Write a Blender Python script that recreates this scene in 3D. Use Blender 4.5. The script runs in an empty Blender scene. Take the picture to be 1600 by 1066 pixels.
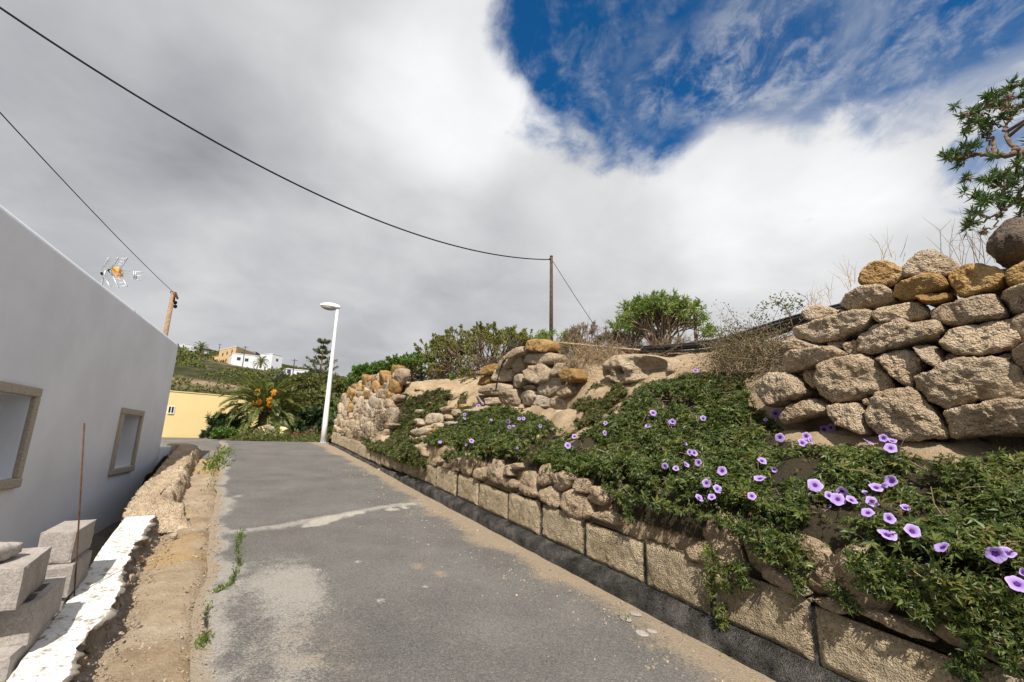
import bpy, bmesh, math, random
import numpy as np
from mathutils import Vector
from mathutils.bvhtree import BVHTree

random.seed(7)
RNG = np.random.default_rng(11)
scene = bpy.context.scene
COL = scene.collection

# ------------------------------------------------------------------ camera model
F = 711.0; PITCH = math.radians(12.4); ROLL = math.radians(1.25)
CAM = np.array([0.0, 0.0, 1.65])
CP, SP, CR, SR = math.cos(PITCH), math.sin(PITCH), math.cos(ROLL), math.sin(ROLL)

def ray(px, py):
    x = (px - 800) / F; y = -(py - 533) / F
    xr = x * CR - y * SR; yr = y * CR + x * SR
    return np.array([xr, CP - yr * SP, SP + yr * CP])

def proj(P):
    d = np.asarray(P) - CAM
    fw = d[..., 1] * CP + d[..., 2] * SP; up = -d[..., 1] * SP + d[..., 2] * CP
    fw = np.where(fw < 0.05, 0.05, fw)
    xr, yr = d[..., 0] / fw, up / fw
    return 800 + F * (xr * CR + yr * SR), 533 - F * (-xr * SR + yr * CR)

TH = math.radians(-31.682); GR = 0.0800556
U = np.array([math.sin(TH), math.cos(TH), 0.0]); NV = np.array([math.cos(TH), -math.sin(TH), 0.0])
ZUP = np.array([0, 0, 1.0])

def rz(t):
    t = np.asarray(t, float)
    x = np.clip(t - 16, 0, 4)
    return np.where(t < 16, GR * t, GR * 16 + 0.08 * x - 0.01 * x * x)

def W(t, n, h=0.0):
    t = np.asarray(t, float); n = np.asarray(n, float); h = np.asarray(h, float)
    t, n, h = np.broadcast_arrays(t, n, h)
    return t[..., None] * U + n[..., None] * NV + (rz(t) + h)[..., None] * ZUP

def P_n(px, py, n):
    r = ray(px, py); return CAM + r * (n / (r @ NV))
def P_h(px, py, h):
    r = ray(px, py); return CAM + r * ((1.65 - h) / (GR * (r @ U) - r[2]))
def P_z(px, py, z):
    r = ray(px, py); return CAM + r * ((z - 1.65) / r[2])
def P_s(px, py, s):
    return CAM + ray(px, py) * s
def tn(p):
    return float(p @ U), float(p @ NV)

# ------------------------------------------------------------------ noise
def _hash(ix, iy, iz, seed):
    h = (ix * 374761393 + iy * 668265263 + iz * 1440670441 + seed * 974634777) & 0xFFFFFFFF
    h = ((h ^ (h >> 13)) * 1274126177) & 0xFFFFFFFF
    h = ((h ^ (h >> 16)) * 2246822519) & 0xFFFFFFFF
    return ((h ^ (h >> 15)) & 0xFFFFFF) / float(0xFFFFFF)

def vnoise(P, seed=0):
    P = np.asarray(P, float); i = np.floor(P).astype(np.int64); f = P - i; f = f * f * (3 - 2 * f)
    r = 0
    for dx in (0, 1):
        for dy in (0, 1):
            for dz in (0, 1):
                w = (f[..., 0] if dx else 1 - f[..., 0]) * (f[..., 1] if dy else 1 - f[..., 1]) * (f[..., 2] if dz else 1 - f[..., 2])
                r = r + w * _hash(i[..., 0] + dx, i[..., 1] + dy, i[..., 2] + dz, seed)
    return r

def fbm(P, oct=4, seed=0, gain=0.5):
    P = np.asarray(P, float); a = 1; s = 0; tot = 0
    for o in range(oct):
        s = s + a * (vnoise(P, seed + o * 17) - 0.5); tot += a; a *= gain; P = P * 2.03 + 3.7
    return s / tot * 2          # about -1..1

def sst(x, a, b):
    x = np.clip((np.asarray(x, float) - a) / (b - a), 0, 1); return x * x * (3 - 2 * x)

def inpoly(x, y, poly):
    x = np.asarray(x); y = np.asarray(y); c = np.zeros(x.shape, bool); n = len(poly); j = n - 1
    for i in range(n):
        xi, yi = poly[i]; xj, yj = poly[j]
        if yi != yj:
            c ^= ((yi > y) != (yj > y)) & (x < (xj - xi) * (y - yi) / (yj - yi) + xi)
        j = i
    return c

# ------------------------------------------------------------------ object helpers
def tag(o, label=None, cat=None, group=None, kind=None):
    if label: o['label'] = label
    if cat: o['category'] = cat
    if group: o['group'] = group
    if kind: o['kind'] = kind
    return o

def empty(name, loc, label, cat, group=None):
    o = bpy.data.objects.new(name, None); COL.objects.link(o)
    o.location = [float(v) for v in loc]; o.empty_display_size = 0.2
    return tag(o, label, cat, group)

def mk(name, V, faces, mat, parent=None, smooth=False, midx=None, origin=None, attrs=None):
    """faces: list of (m,k) int arrays (or lists). V in world space."""
    V = np.asarray(V, float).reshape(-1, 3)
    if parent is not None: org = np.array(parent['_org']) if '_org' in parent else np.array(parent.matrix_world.translation if parent.type != 'EMPTY' else parent.location)
    elif origin is not None: org = np.asarray(origin, float)
    else: org = np.array([*(V[:, :2].min(0) + V[:, :2].max(0)) / 2, V[:, 2].min()])
    me = bpy.data.meshes.new(name)
    fl = [np.asarray(f, np.int64) for f in faces if len(f)]
    nl = sum(f.size for f in fl); npoly = sum(len(f) for f in fl)
    me.vertices.add(len(V)); me.loops.add(nl); me.polygons.add(npoly)
    me.vertices.foreach_set('co', (V - org).astype(np.float32).ravel())
    me.loops.foreach_set('vertex_index', np.concatenate([f.ravel() for f in fl]).astype(np.int32))
    st = []; k = 0
    for f in fl:
        st.append(k + np.arange(len(f)) * f.shape[1]); k += f.size
    me.polygons.foreach_set('loop_start', np.concatenate(st).astype(np.int32))
    if midx is not None: me.polygons.foreach_set('material_index', np.asarray(midx, np.int32))
    me.polygons.foreach_set('use_smooth', np.full(npoly, bool(smooth)))
    for m in (mat if isinstance(mat, (list, tuple)) else [mat]): me.materials.append(m)
    if attrs:
        for an, av in attrs.items():
            a = me.attributes.new(an, 'FLOAT', 'POINT'); a.data.foreach_set('value', np.asarray(av, np.float32))
    me.update(calc_edges=True); me.validate()
    o = bpy.data.objects.new(name, me); COL.objects.link(o)
    if parent is not None:
        o.parent = parent
        o['_org'] = [float(v) for v in org]
    else:
        o.location = [float(v) for v in org]; o['_org'] = [float(v) for v in org]
    return o

def copy_part(o, parent, loc=(0, 0, 0)):
    c = o.copy(); COL.objects.link(c); c.parent = parent; c.location = loc; return c

class MB:
    """collects shapes into one mesh"""
    def __init__(s): s.V = []; s.T = []; s.Q = []; s.n = 0
    def add(s, V, T=(), Q=()):
        V = np.asarray(V, float).reshape(-1, 3)
        if len(T): s.T.append(np.asarray(T, np.int64).reshape(-1, 3) + s.n)
        if len(Q): s.Q.append(np.asarray(Q, np.int64).reshape(-1, 4) + s.n)
        s.V.append(V); s.n += len(V); return s
    def box(s, o, ex, ey, ez, lo, hi):
        o, ex, ey, ez = (np.asarray(a, float) for a in (o, ex, ey, ez))
        c = [o + ex * x + ey * y + ez * z for z in (lo[2], hi[2]) for y in (lo[1], hi[1]) for x in (lo[0], hi[0])]
        Q = [(0, 2, 3, 1), (4, 5, 7, 6), (0, 1, 5, 4), (2, 6, 7, 3), (0, 4, 6, 2), (1, 3, 7, 5)]
        if np.cross(ex, ey) @ ez < 0: Q = [q[::-1] for q in Q]
        s.add(c, Q=Q); return s
    def tube(s, pts, rad, k=6, cap=True):
        pts = np.asarray(pts, float); m = len(pts); rad = np.broadcast_to(np.asarray(rad, float), (m,))
        tg = np.gradient(pts, axis=0); tg /= np.linalg.norm(tg, axis=1, keepdims=True) + 1e-9
        a = np.array([0, 0, 1.0]) if abs(tg[0][2]) < 0.9 else np.array([1.0, 0, 0])
        ring = []; x = np.cross(a, tg[0])
        for i in range(m):
            x = x - tg[i] * (x @ tg[i]); x /= np.linalg.norm(x) + 1e-9; y = np.cross(tg[i], x)
            an = np.arange(k) / k * 2 * math.pi
            ring.append(pts[i] + rad[i] * (np.cos(an)[:, None] * x + np.sin(an)[:, None] * y))
        V = np.concatenate(ring); Q = []
        for i in range(m - 1):
            for j in range(k):
                Q.append((i * k + j, i * k + (j + 1) % k, (i + 1) * k + (j + 1) % k, (i + 1) * k + j))
        T = []
        if cap:
            V = np.concatenate([V, pts[:1], pts[-1:]])
            for j in range(k):
                T.append((m * k, (j + 1) % k, j)); T.append((m * k + 1, (m - 1) * k + j, (m - 1) * k + (j + 1) % k))
        s.add(V, T, Q); return s
    def build(s, name, mat, parent=None, smooth=False, **kw):
        V = np.concatenate(s.V); fs = []
        if s.T: fs.append(np.concatenate(s.T))
        if s.Q: fs.append(np.concatenate(s.Q))
        return mk(name, V, fs, mat, parent, smooth, **kw)

def bevel(o, w, seg=2):
    m = o.modifiers.new('bevel', 'BEVEL'); m.width = w; m.segments = seg; m.limit_method = 'ANGLE'; m.angle_limit = math.radians(40)
    return o

# ------------------------------------------------------------------ materials
def newmat(name):
    m = bpy.data.materials.new(name); m.use_nodes = True
    nt = m.node_tree; b = nt.nodes['Principled BSDF']; return m, nt, b
def nd(nt, typ, **kw):
    n = nt.nodes.new(typ)
    for k, v in kw.items(): setattr(n, k, v)
    return n
def lk(nt, a, b): nt.links.new(a, b)
def val(nt, sock, v):
    if isinstance(v, bpy.types.NodeSocket): lk(nt, v, sock)
    else: sock.default_value = v
def math_(nt, op, a, b=0.0, c=None, clamp=False):
    n = nd(nt, 'ShaderNodeMath', operation=op, use_clamp=clamp); val(nt, n.inputs[0], a); val(nt, n.inputs[1], b)
    if c is not None: val(nt, n.inputs[2], c)
    return n.outputs[0]
def vmath(nt, op, a, b=None, scale=None):
    n = nd(nt, 'ShaderNodeVectorMath', operation=op); val(nt, n.inputs[0], a)
    if b is not None: val(nt, n.inputs[1], b)
    if scale is not None: val(nt, n.inputs['Scale'], scale)
    return n.outputs['Value'] if op in ('DOT_PRODUCT', 'LENGTH') else n.outputs[0]
def mixc(nt, f, a, b, mode='MIX'):
    n = nd(nt, 'ShaderNodeMix', data_type='RGBA', blend_type=mode)
    val(nt, n.inputs[0], f); val(nt, n.inputs[6], a if isinstance(a, bpy.types.NodeSocket) else (*a, 1)); val(nt, n.inputs[7], b if isinstance(b, bpy.types.NodeSocket) else (*b, 1))
    return n.outputs[2]
def noise(nt, vec, scale, detail=5, rough=0.55, dist=0.0):
    n = nd(nt, 'ShaderNodeTexNoise'); lk(nt, vec, n.inputs['Vector'])
    n.inputs['Scale'].default_value = scale; n.inputs['Detail'].default_value = detail; n.inputs['Roughness'].default_value = rough
    n.inputs['Distortion'].default_value = dist; return n.outputs['Fac']
def voro(nt, vec, scale, feature='F1', rnd=1.0):
    n = nd(nt, 'ShaderNodeTexVoronoi', feature=feature); lk(nt, vec, n.inputs['Vector']); n.inputs['Scale'].default_value = scale
    n.inputs['Randomness'].default_value = rnd; return n.outputs['Distance']
def ramp(nt, f, stops):
    n = nd(nt, 'ShaderNodeValToRGB'); lk(nt, f, n.inputs[0]); e = n.color_ramp.elements
    while len(e) < len(stops): e.new(0.5)
    for i, (p, c) in enumerate(stops):
        e[i].position = p; e[i].color = (*c, 1) if not np.isscalar(c) else (c, c, c, 1)
    return n.outputs[0]
def mr(nt, f, a, b, c=0.0, d=1.0, smooth=True):
    n = nd(nt, 'ShaderNodeMapRange', interpolation_type='SMOOTHSTEP' if smooth else 'LINEAR'); val(nt, n.inputs[0], f)
    for i, v in enumerate((a, b, c, d)): val(nt, n.inputs[i + 1], v)
    return n.outputs[0]
def bump(nt, b, height, strength=0.5, dist=0.02, prev=None):
    n = nd(nt, 'ShaderNodeBump'); n.inputs['Strength'].default_value = strength; n.inputs['Distance'].default_value = dist
    lk(nt, height, n.inputs['Height'])
    if prev is not None: lk(nt, prev, n.inputs['Normal'])
    if b is not None: lk(nt, n.outputs[0], b.inputs['Normal'])
    return n.outputs[0]
def wpos(nt): return nd(nt, 'ShaderNodeNewGeometry').outputs['Position']
def opos(nt): return nd(nt, 'ShaderNodeTexCoord').outputs['Object']
def attr(nt, name):
    n = nd(nt, 'ShaderNodeAttribute', attribute_name=name); return n.outputs['Fac']
def objrand(nt): return nd(nt, 'ShaderNodeObjectInfo').outputs['Random']
def setp(b, rough=0.9, spec=0.2, metal=0.0):
    b.inputs['Roughness'].default_value = rough; b.inputs['Specular IOR Level'].default_value = spec; b.inputs['Metallic'].default_value = metal

def rock_mat(name, cols, pit=1.0, scale=1.0, mossy=0.0, bstr=0.8):
    m, nt, b = newmat(name); P = wpos(nt)
    n1 = noise(nt, P, 3.2 * scale, 6, 0.6); n2 = noise(nt, P, 26 * scale, 8, 0.72)
    base = ramp(nt, n1, [(0.3, cols[0]), (0.5, cols[1]), (0.72, cols[2])])
    g = mr(nt, n2, 0.3, 0.7, 0.72, 1.2); base = mixc(nt, 1.0, base, nd(nt, 'ShaderNodeCombineColor').outputs[0], 'MULTIPLY') if False else base
    mul = nd(nt, 'ShaderNodeMix', data_type='RGBA', blend_type='MULTIPLY'); mul.inputs[0].default_value = 1
    lk(nt, base, mul.inputs[6]); cc = nd(nt, 'ShaderNodeCombineColor')
    for i in range(3): lk(nt, g, cc.inputs[i])
    lk(nt, cc.outputs[0], mul.inputs[7]); c = mul.outputs[2]
    # pits and dark inclusions
    warp = vmath(nt, 'ADD', P, vmath(nt, 'SCALE', nd_noise_col(nt, P, 14 * scale), scale=0.035))
    v = voro(nt, warp, 42 * scale); pits = mr(nt, v, 0.10, 0.34, 1.0, 0.0)
    sel = mr(nt, noise(nt, P, 9 * scale, 3), 0.44, 0.62)
    pm = math_(nt, 'MULTIPLY', pits, sel)
    c = mixc(nt, math_(nt, 'MULTIPLY', pm, 0.6), c, tuple(x * 0.35 for x in cols[0]))
    if mossy: c = mixc(nt, math_(nt, 'MULTIPLY', mr(nt, noise(nt, P, 5, 5), 0.52, 0.66), mossy), c, (0.16, 0.15, 0.13))
    rv = mr(nt, objrand(nt), 0, 1, 0.86, 1.1, False)
    hsv = nd(nt, 'ShaderNodeHueSaturation'); lk(nt, c, hsv.inputs['Color']); lk(nt, rv, hsv.inputs['Value'])
    lk(nt, hsv.outputs[0], b.inputs['Base Color']); setp(b, 0.95, 0.1)
    gr = voro(nt, warp, 70 * scale)
    hh = math_(nt, 'SUBTRACT', math_(nt, 'ADD', math_(nt, 'MULTIPLY', n2, 1.0), math_(nt, 'MULTIPLY', gr, 0.6)), math_(nt, 'MULTIPLY', pm, 0.5 * pit))
    bump(nt, b, hh, bstr, 0.045)
    return m
def nd_noise_col(nt, vec, scale):
    n = nd(nt, 'ShaderNodeTexNoise'); lk(nt, vec, n.inputs['Vector']); n.inputs['Scale'].default_value = scale; n.inputs['Detail'].default_value = 3
    return n.outputs['Color']

def leaf_mat(name, cols, trans=0.3, rough=0.5, spec=0.35, hue_noise=2.0):
    m, nt, b = newmat(name); g = nd(nt, 'ShaderNodeNewGeometry')
    r = g.outputs['Random Per Island']; n1 = noise(nt, g.outputs['Position'], hue_noise, 3)
    f = math_(nt, 'ADD', math_(nt, 'MULTIPLY', r, 0.75), math_(nt, 'MULTIPLY', math_(nt, 'SUBTRACT', n1, 0.38), 0.9), clamp=True)
    k = len(cols); c = ramp(nt, f, [(i / (k - 1), cc) for i, cc in enumerate(cols)])
    lk(nt, c, b.inputs['Base Color']); setp(b, rough, spec)
    tr = nd(nt, 'ShaderNodeBsdfTranslucent'); lk(nt, mixc(nt, 1.0, c, (1.25, 1.35, 0.6), 'MULTIPLY'), tr.inputs['Color'])
    ms = nd(nt, 'ShaderNodeMixShader'); ms.inputs[0].default_value = trans
    lk(nt, b.outputs[0], ms.inputs[1]); lk(nt, tr.outputs[0], ms.inputs[2])
    lk(nt, ms.outputs[0], nt.nodes['Material Output'].inputs['Surface']); return m

def plain(name, col, rough=0.8, spec=0.3, metal=0.0, var=0.12, scale=6, bstr=0.0, bscale=60):
    m, nt, b = newmat(name); P = wpos(nt)
    n1 = noise(nt, P, scale, 5, 0.6)
    c = mixc(nt, mr(nt, n1, 0.3, 0.7), tuple(x * (1 - var) for x in col), tuple(min(1, x * (1 + var)) for x in col))
    lk(nt, c, b.inputs['Base Color']); setp(b, rough, spec, metal)
    if bstr: bump(nt, b, noise(nt, P, bscale, 5, 0.6), bstr, 0.01)
    return m

M = {}
M['tuff'] = rock_mat('tuff_stone', [(0.46, 0.335, 0.22), (0.61, 0.47, 0.325), (0.69, 0.56, 0.41)], bstr=1.0)
M['tuff_pale'] = rock_mat('pale_stone', [(0.42, 0.33, 0.235), (0.55, 0.45, 0.335), (0.64, 0.54, 0.42)], 0.7)
M['ochre'] = rock_mat('ochre_stone', [(0.27, 0.16, 0.065), (0.41, 0.25, 0.10), (0.52, 0.36, 0.18)])
M['dark_rock'] = rock_mat('dark_boulder', [(0.10, 0.075, 0.06), (0.17, 0.13, 0.10), (0.23, 0.18, 0.14)])
M['cutstone'] = rock_mat('cut_stone', [(0.40, 0.31, 0.20), (0.56, 0.45, 0.30), (0.65, 0.54, 0.385)], 1.6, 1.2, 0.3, 1.0)
M['rubble'] = rock_mat('rubble_stone', [(0.32, 0.235, 0.155), (0.45, 0.34, 0.23), (0.55, 0.43, 0.30)], 0.9, 1.0, 0.25)
M['mortar'] = rock_mat('grey_mortar', [(0.045, 0.041, 0.038), (0.13, 0.122, 0.112), (0.29, 0.27, 0.245)], 1.0, 1.6, bstr=1.2)
M['concrete'] = rock_mat('concrete_block', [(0.37, 0.33, 0.30), (0.44, 0.395, 0.36), (0.50, 0.455, 0.415)], 0.5, 3.0, 0, 0.45)
M['white_plaster'] = plain('white_plaster', (0.77, 0.785, 0.83), 0.85, 0.2, 0, 0.06, 0.9, 0.25, 14)
M['wood'] = plain('weathered_wood', (0.085, 0.06, 0.042), 0.9, 0.1, 0, 0.3, 9)
M['wood_tan'] = plain('tan_wood', (0.30, 0.20, 0.13), 0.9, 0.1, 0, 0.25, 9)
M['bark'] = plain('bark', (0.17, 0.125, 0.09), 0.95, 0.1, 0, 0.35, 22, 0.5, 90)
M['bark_grey'] = plain('grey_bark', (0.25, 0.19, 0.145), 0.95, 0.1, 0, 0.35, 30, 0.5, 120)
M['twig'] = plain('dry_twig', (0.24, 0.175, 0.12), 0.95, 0.1, 0, 0.4, 14)
M['straw'] = plain('dry_straw', (0.42, 0.31, 0.17), 0.95, 0.1, 0, 0.3, 14)
M['black'] = plain('black_plastic', (0.012, 0.012, 0.013), 0.45, 0.5)
M['cable'] = plain('cable_black', (0.02, 0.02, 0.02), 1.0, 0.0)
M['metal'] = plain('galvanised', (0.45, 0.46, 0.47), 0.45, 0.5, 0.6)
M['white_metal'] = plain('white_painted_metal', (0.80, 0.80, 0.79), 0.4, 0.5, 0, 0.03)
M['rust'] = plain('rusty_steel', (0.12, 0.06, 0.034), 0.9, 0.2, 0.2, 0.35, 30)
M['orange_plastic'] = plain('orange_plastic', (0.75, 0.33, 0.03), 0.5, 0.4)
M['glass'] = plain('dark_glass', (0.03, 0.035, 0.045), 0.08, 0.6)
M['surround'] = plain('stone_surround', (0.42, 0.36, 0.29), 0.95, 0.1, 0, 0.22, 70, 0.5, 160)
M['yellow'] = plain('yellow_plaster', (0.84, 0.66, 0.33), 0.9, 0.15, 0, 0.035, 0.6)
M['yellow_far'] = plain('ochre_plaster', (0.66, 0.45, 0.22), 0.9, 0.15, 0, 0.05, 0.3)
M['white_far'] = plain('white_wall', (0.72, 0.73, 0.76), 0.9, 0.15, 0, 0.04, 0.3)
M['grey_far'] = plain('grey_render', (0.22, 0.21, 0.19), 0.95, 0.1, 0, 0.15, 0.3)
M['window_far'] = plain('far_window', (0.05, 0.05, 0.055), 0.3, 0.5)
M['hose'] = plain('black_hose', (0.018, 0.018, 0.02), 0.4, 0.5)
M['lampglass'] = plain('lamp_cover', (0.30, 0.28, 0.25), 0.25, 0.5)

# leaves
M['vine'] = leaf_mat('vine_leaf', [(0.018, 0.034, 0.009), (0.044, 0.073, 0.015), (0.085, 0.118, 0.024), (0.145, 0.172, 0.040), (0.23, 0.185, 0.07)], 0.25, 0.45, 0.4, 3.0)
M['vine_dry'] = leaf_mat('dry_vine_leaf', [(0.045, 0.06, 0.018), (0.085, 0.10, 0.03), (0.15, 0.11, 0.055), (0.21, 0.15, 0.085)], 0.2, 0.7, 0.2, 2.5)
M['klein'] = leaf_mat('succulent_leaf', [(0.07, 0.12, 0.025), (0.13, 0.20, 0.04), (0.21, 0.29, 0.065), (0.30, 0.34, 0.10)], 0.2, 0.45, 0.4)
M['klein_tree'] = leaf_mat('tree_leaf', [(0.035, 0.075, 0.022), (0.075, 0.14, 0.04), (0.14, 0.22, 0.07)], 0.2, 0.35, 0.5)
M['olive'] = leaf_mat('olive_leaf', [(0.06, 0.08, 0.02), (0.13, 0.15, 0.03), (0.21, 0.22, 0.05), (0.28, 0.23, 0.06)], 0.25, 0.55, 0.3, 1.2)
M['bright'] = leaf_mat('bright_leaf', [(0.045, 0.095, 0.016), (0.10, 0.18, 0.03), (0.18, 0.27, 0.05)], 0.3, 0.5, 0.3, 1.2)
M['darkgreen'] = leaf_mat('dark_leaf', [(0.012, 0.028, 0.010), (0.025, 0.055, 0.016), (0.05, 0.095, 0.025)], 0.2, 0.5, 0.35, 1.0)
M['greygreen'] = leaf_mat('grey_leaf', [(0.06, 0.07, 0.045), (0.11, 0.125, 0.075), (0.16, 0.155, 0.10)], 0.2, 0.7, 0.2)
M['palm'] = leaf_mat('palm_leaf', [(0.07, 0.10, 0.025), (0.17, 0.20, 0.05), (0.29, 0.29, 0.10)], 0.25, 0.4, 0.45, 0.8)
M['pinkleaf'] = leaf_mat('pink_bract', [(0.16, 0.05, 0.045), (0.30, 0.10, 0.09), (0.12, 0.09, 0.04)], 0.25, 0.6, 0.2)
M['redleaf'] = leaf_mat('red_leaf', [(0.05, 0.02, 0.015), (0.11, 0.035, 0.025), (0.08, 0.04, 0.02)], 0.2, 0.6, 0.2)
M['brush'] = leaf_mat('dry_brush_leaf', [(0.09, 0.065, 0.042), (0.17, 0.125, 0.08), (0.23, 0.18, 0.115)], 0.15, 0.9, 0.1)
M['hillgreen'] = leaf_mat('hill_leaf', [(0.04, 0.052, 0.018), (0.085, 0.10, 0.028), (0.14, 0.155, 0.045), (0.13, 0.11, 0.06)], 0.15, 0.8, 0.15, 0.09)
M['grass'] = leaf_mat('grass_blade', [(0.06, 0.10, 0.02), (0.12, 0.18, 0.035), (0.20, 0.22, 0.06)], 0.3, 0.6, 0.2)

def petal_mat():
    m, nt, b = newmat('violet_petal'); r = attr(nt, 'rad')
    c = ramp(nt, r, [(0.0, (0.14, 0.04, 0.26)), (0.35, (0.36, 0.21, 0.60)), (0.8, (0.50, 0.36, 0.75)), (1.0, (0.58, 0.45, 0.80))])
    lk(nt, c, b.inputs['Base Color']); setp(b, 0.6, 0.2)
    tr = nd(nt, 'ShaderNodeBsdfTranslucent'); lk(nt, c, tr.inputs['Color']); ms = nd(nt, 'ShaderNodeMixShader'); ms.inputs[0].default_value = 0.3
    lk(nt, b.outputs[0], ms.inputs[1]); lk(nt, tr.outputs[0], ms.inputs[2]); lk(nt, ms.outputs[0], nt.nodes['Material Output'].inputs['Surface'])
    return m
M['petal'] = petal_mat()
M['throat'] = plain('flower_throat', (0.06, 0.012, 0.13), 0.7, 0.2)

def road_mat():
    m, nt, b = newmat('worn_asphalt'); P = wpos(nt)
    ag = voro(nt, P, 130); n1 = noise(nt, P, 1.3, 6, 0.6); n2 = noise(nt, P, 60, 6, 0.8); n3 = noise(nt, P, 9, 8, 0.75)
    asp = ramp(nt, math_(nt, 'ADD', math_(nt, 'MULTIPLY', n1, 0.22), math_(nt, 'MULTIPLY', n2, 0.78)), [(0.36, (0.072, 0.068, 0.064)), (0.5, (0.150, 0.142, 0.133)), (0.64, (0.255, 0.24, 0.222))])
    speck = mr(nt, voro(nt, P, 48), 0.05, 0.24, 1.0, 0.0); sel = mr(nt, noise(nt, P, 21, 3), 0.52, 0.62)
    asp = mixc(nt, math_(nt, 'MULTIPLY', math_(nt, 'MULTIPLY', speck, sel), 0.95), asp, (0.44, 0.39, 0.32))
    brk = math_(nt, 'ADD', math_(nt, 'MULTIPLY', n3, 0.9), math_(nt, 'MULTIPLY', n2, 0.8))
    def layer(c, an, col, hard):
        a = math_(nt, 'ADD', attr(nt, an), math_(nt, 'SUBTRACT', brk, 0.85))
        f = mr(nt, a, 0.5 - hard, 0.5 + hard); col2 = mixc(nt, mr(nt, n2, 0.3, 0.7), tuple(x * 0.62 for x in col), tuple(x * 1.08 for x in col))
        return mixc(nt, math_(nt, 'MULTIPLY', f, 0.92), c, col2)
    c = layer(asp, 'pale', (0.40, 0.37, 0.33), 0.20)
    c = layer(c, 'dust', (0.38, 0.30, 0.21), 0.27)
    c = layer(c, 'white', (0.50, 0.46, 0.395), 0.16)
    cr = attr(nt, 'crack'); c = mixc(nt, mr(nt, math_(nt, 'ADD', cr, math_(nt, 'MULTIPLY', math_(nt, 'SUBTRACT', n3, 0.5), 0.8)), 0.5, 0.8), c, (0.035, 0.032, 0.028))
    lk(nt, c, b.inputs['Base Color']); setp(b, 0.92, 0.18)
    h = math_(nt, 'ADD', math_(nt, 'MULTIPLY', ag, 0.8), math_(nt, 'MULTIPLY', n2, 0.8)); bump(nt, b, h, 0.8, 0.012)
    return m
M['road'] = road_mat()

def soil_mat(name, c0, c1, c2, bs=0.7, ochre=None, litter_shade=False):
    m, nt, b = newmat(name); P = wpos(nt)
    n1 = noise(nt, P, 2.2, 6, 0.62); n2 = noise(nt, P, 34, 6, 0.7); n3 = noise(nt, P, 0.8, 4)
    c = ramp(nt, math_(nt, 'ADD', math_(nt, 'MULTIPLY', n1, 0.7), math_(nt, 'MULTIPLY', n2, 0.3)), [(0.34, c0), (0.5, c1), (0.66, c2)])
    if ochre: c = mixc(nt, math_(nt, 'MULTIPLY', mr(nt, n3, 0.5, 0.66), 0.65), c, ochre)
    v = mr(nt, voro(nt, P, 38), 0.06, 0.2, 1, 0); s = mr(nt, noise(nt, P, 17, 2), 0.55, 0.64)
    c = mixc(nt, math_(nt, 'MULTIPLY', math_(nt, 'MULTIPLY', v, s), 0.55), c, tuple(x * 1.25 for x in c2))
    if litter_shade: c = mixc(nt, mr(nt, math_(nt, 'ADD', attr(nt, 'litter_shade'), math_(nt, 'MULTIPLY', math_(nt, 'SUBTRACT', n2, 0.5), 0.7)), 0.35, 0.65), c, mixc(nt, n2, (0.03, 0.027, 0.018), (0.085, 0.068, 0.042)))  # dark litter tone, also painting in the shade between the vine leaves
    lk(nt, c, b.inputs['Base Color']); setp(b, 0.97, 0.08)
    h = math_(nt, 'ADD', n2, math_(nt, 'MULTIPLY', noise(nt, P, 110, 4, 0.7), 0.5)); bump(nt, b, h, bs, 0.03); return m
M['soil'] = soil_mat('verge_soil', (0.26, 0.19, 0.125), (0.41, 0.315, 0.215), (0.52, 0.43, 0.32), 1.0, (0.47, 0.30, 0.12))
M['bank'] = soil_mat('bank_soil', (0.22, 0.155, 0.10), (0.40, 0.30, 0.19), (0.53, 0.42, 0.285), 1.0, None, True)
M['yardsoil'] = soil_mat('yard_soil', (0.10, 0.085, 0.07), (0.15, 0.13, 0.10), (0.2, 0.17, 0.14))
M['capwhite'] = None
def cap_mat():
    m, nt, b = newmat('flaking_whitewash'); P = wpos(nt)
    n1 = noise(nt, P, 7, 7, 0.68, 0.4); n2 = noise(nt, P, 40, 6, 0.7)
    n4 = noise(nt, P, 19, 6, 0.7, 0.8); flake = mr(nt, math_(nt, 'ADD', math_(nt, 'MULTIPLY', n1, 0.45), math_(nt, 'MULTIPLY', n4, 0.55)), 0.515, 0.59)
    w = attr(nt, 'wash')
    white = mixc(nt, mr(nt, n2, 0.3, 0.7), (0.62, 0.60, 0.56), (0.78, 0.77, 0.74))
    stone = mixc(nt, mr(nt, n1, 0.35, 0.65), (0.17, 0.15, 0.13), (0.34, 0.29, 0.24))
    f = math_(nt, 'MULTIPLY', math_(nt, 'SUBTRACT', 1.0, flake), mr(nt, math_(nt, 'ADD', w, math_(nt, 'MULTIPLY', math_(nt, 'SUBTRACT', n1, 0.5), 0.8)), 0.4, 0.55))
    lk(nt, mixc(nt, f, stone, white), b.inputs['Base Color']); setp(b, 0.95, 0.1)
    bump(nt, b, math_(nt, 'ADD', math_(nt, 'MULTIPLY', n1, 0.5), math_(nt, 'MULTIPLY', n2, 0.6)), 0.8, 0.025); return m
M['capwhite'] = cap_mat()
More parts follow.
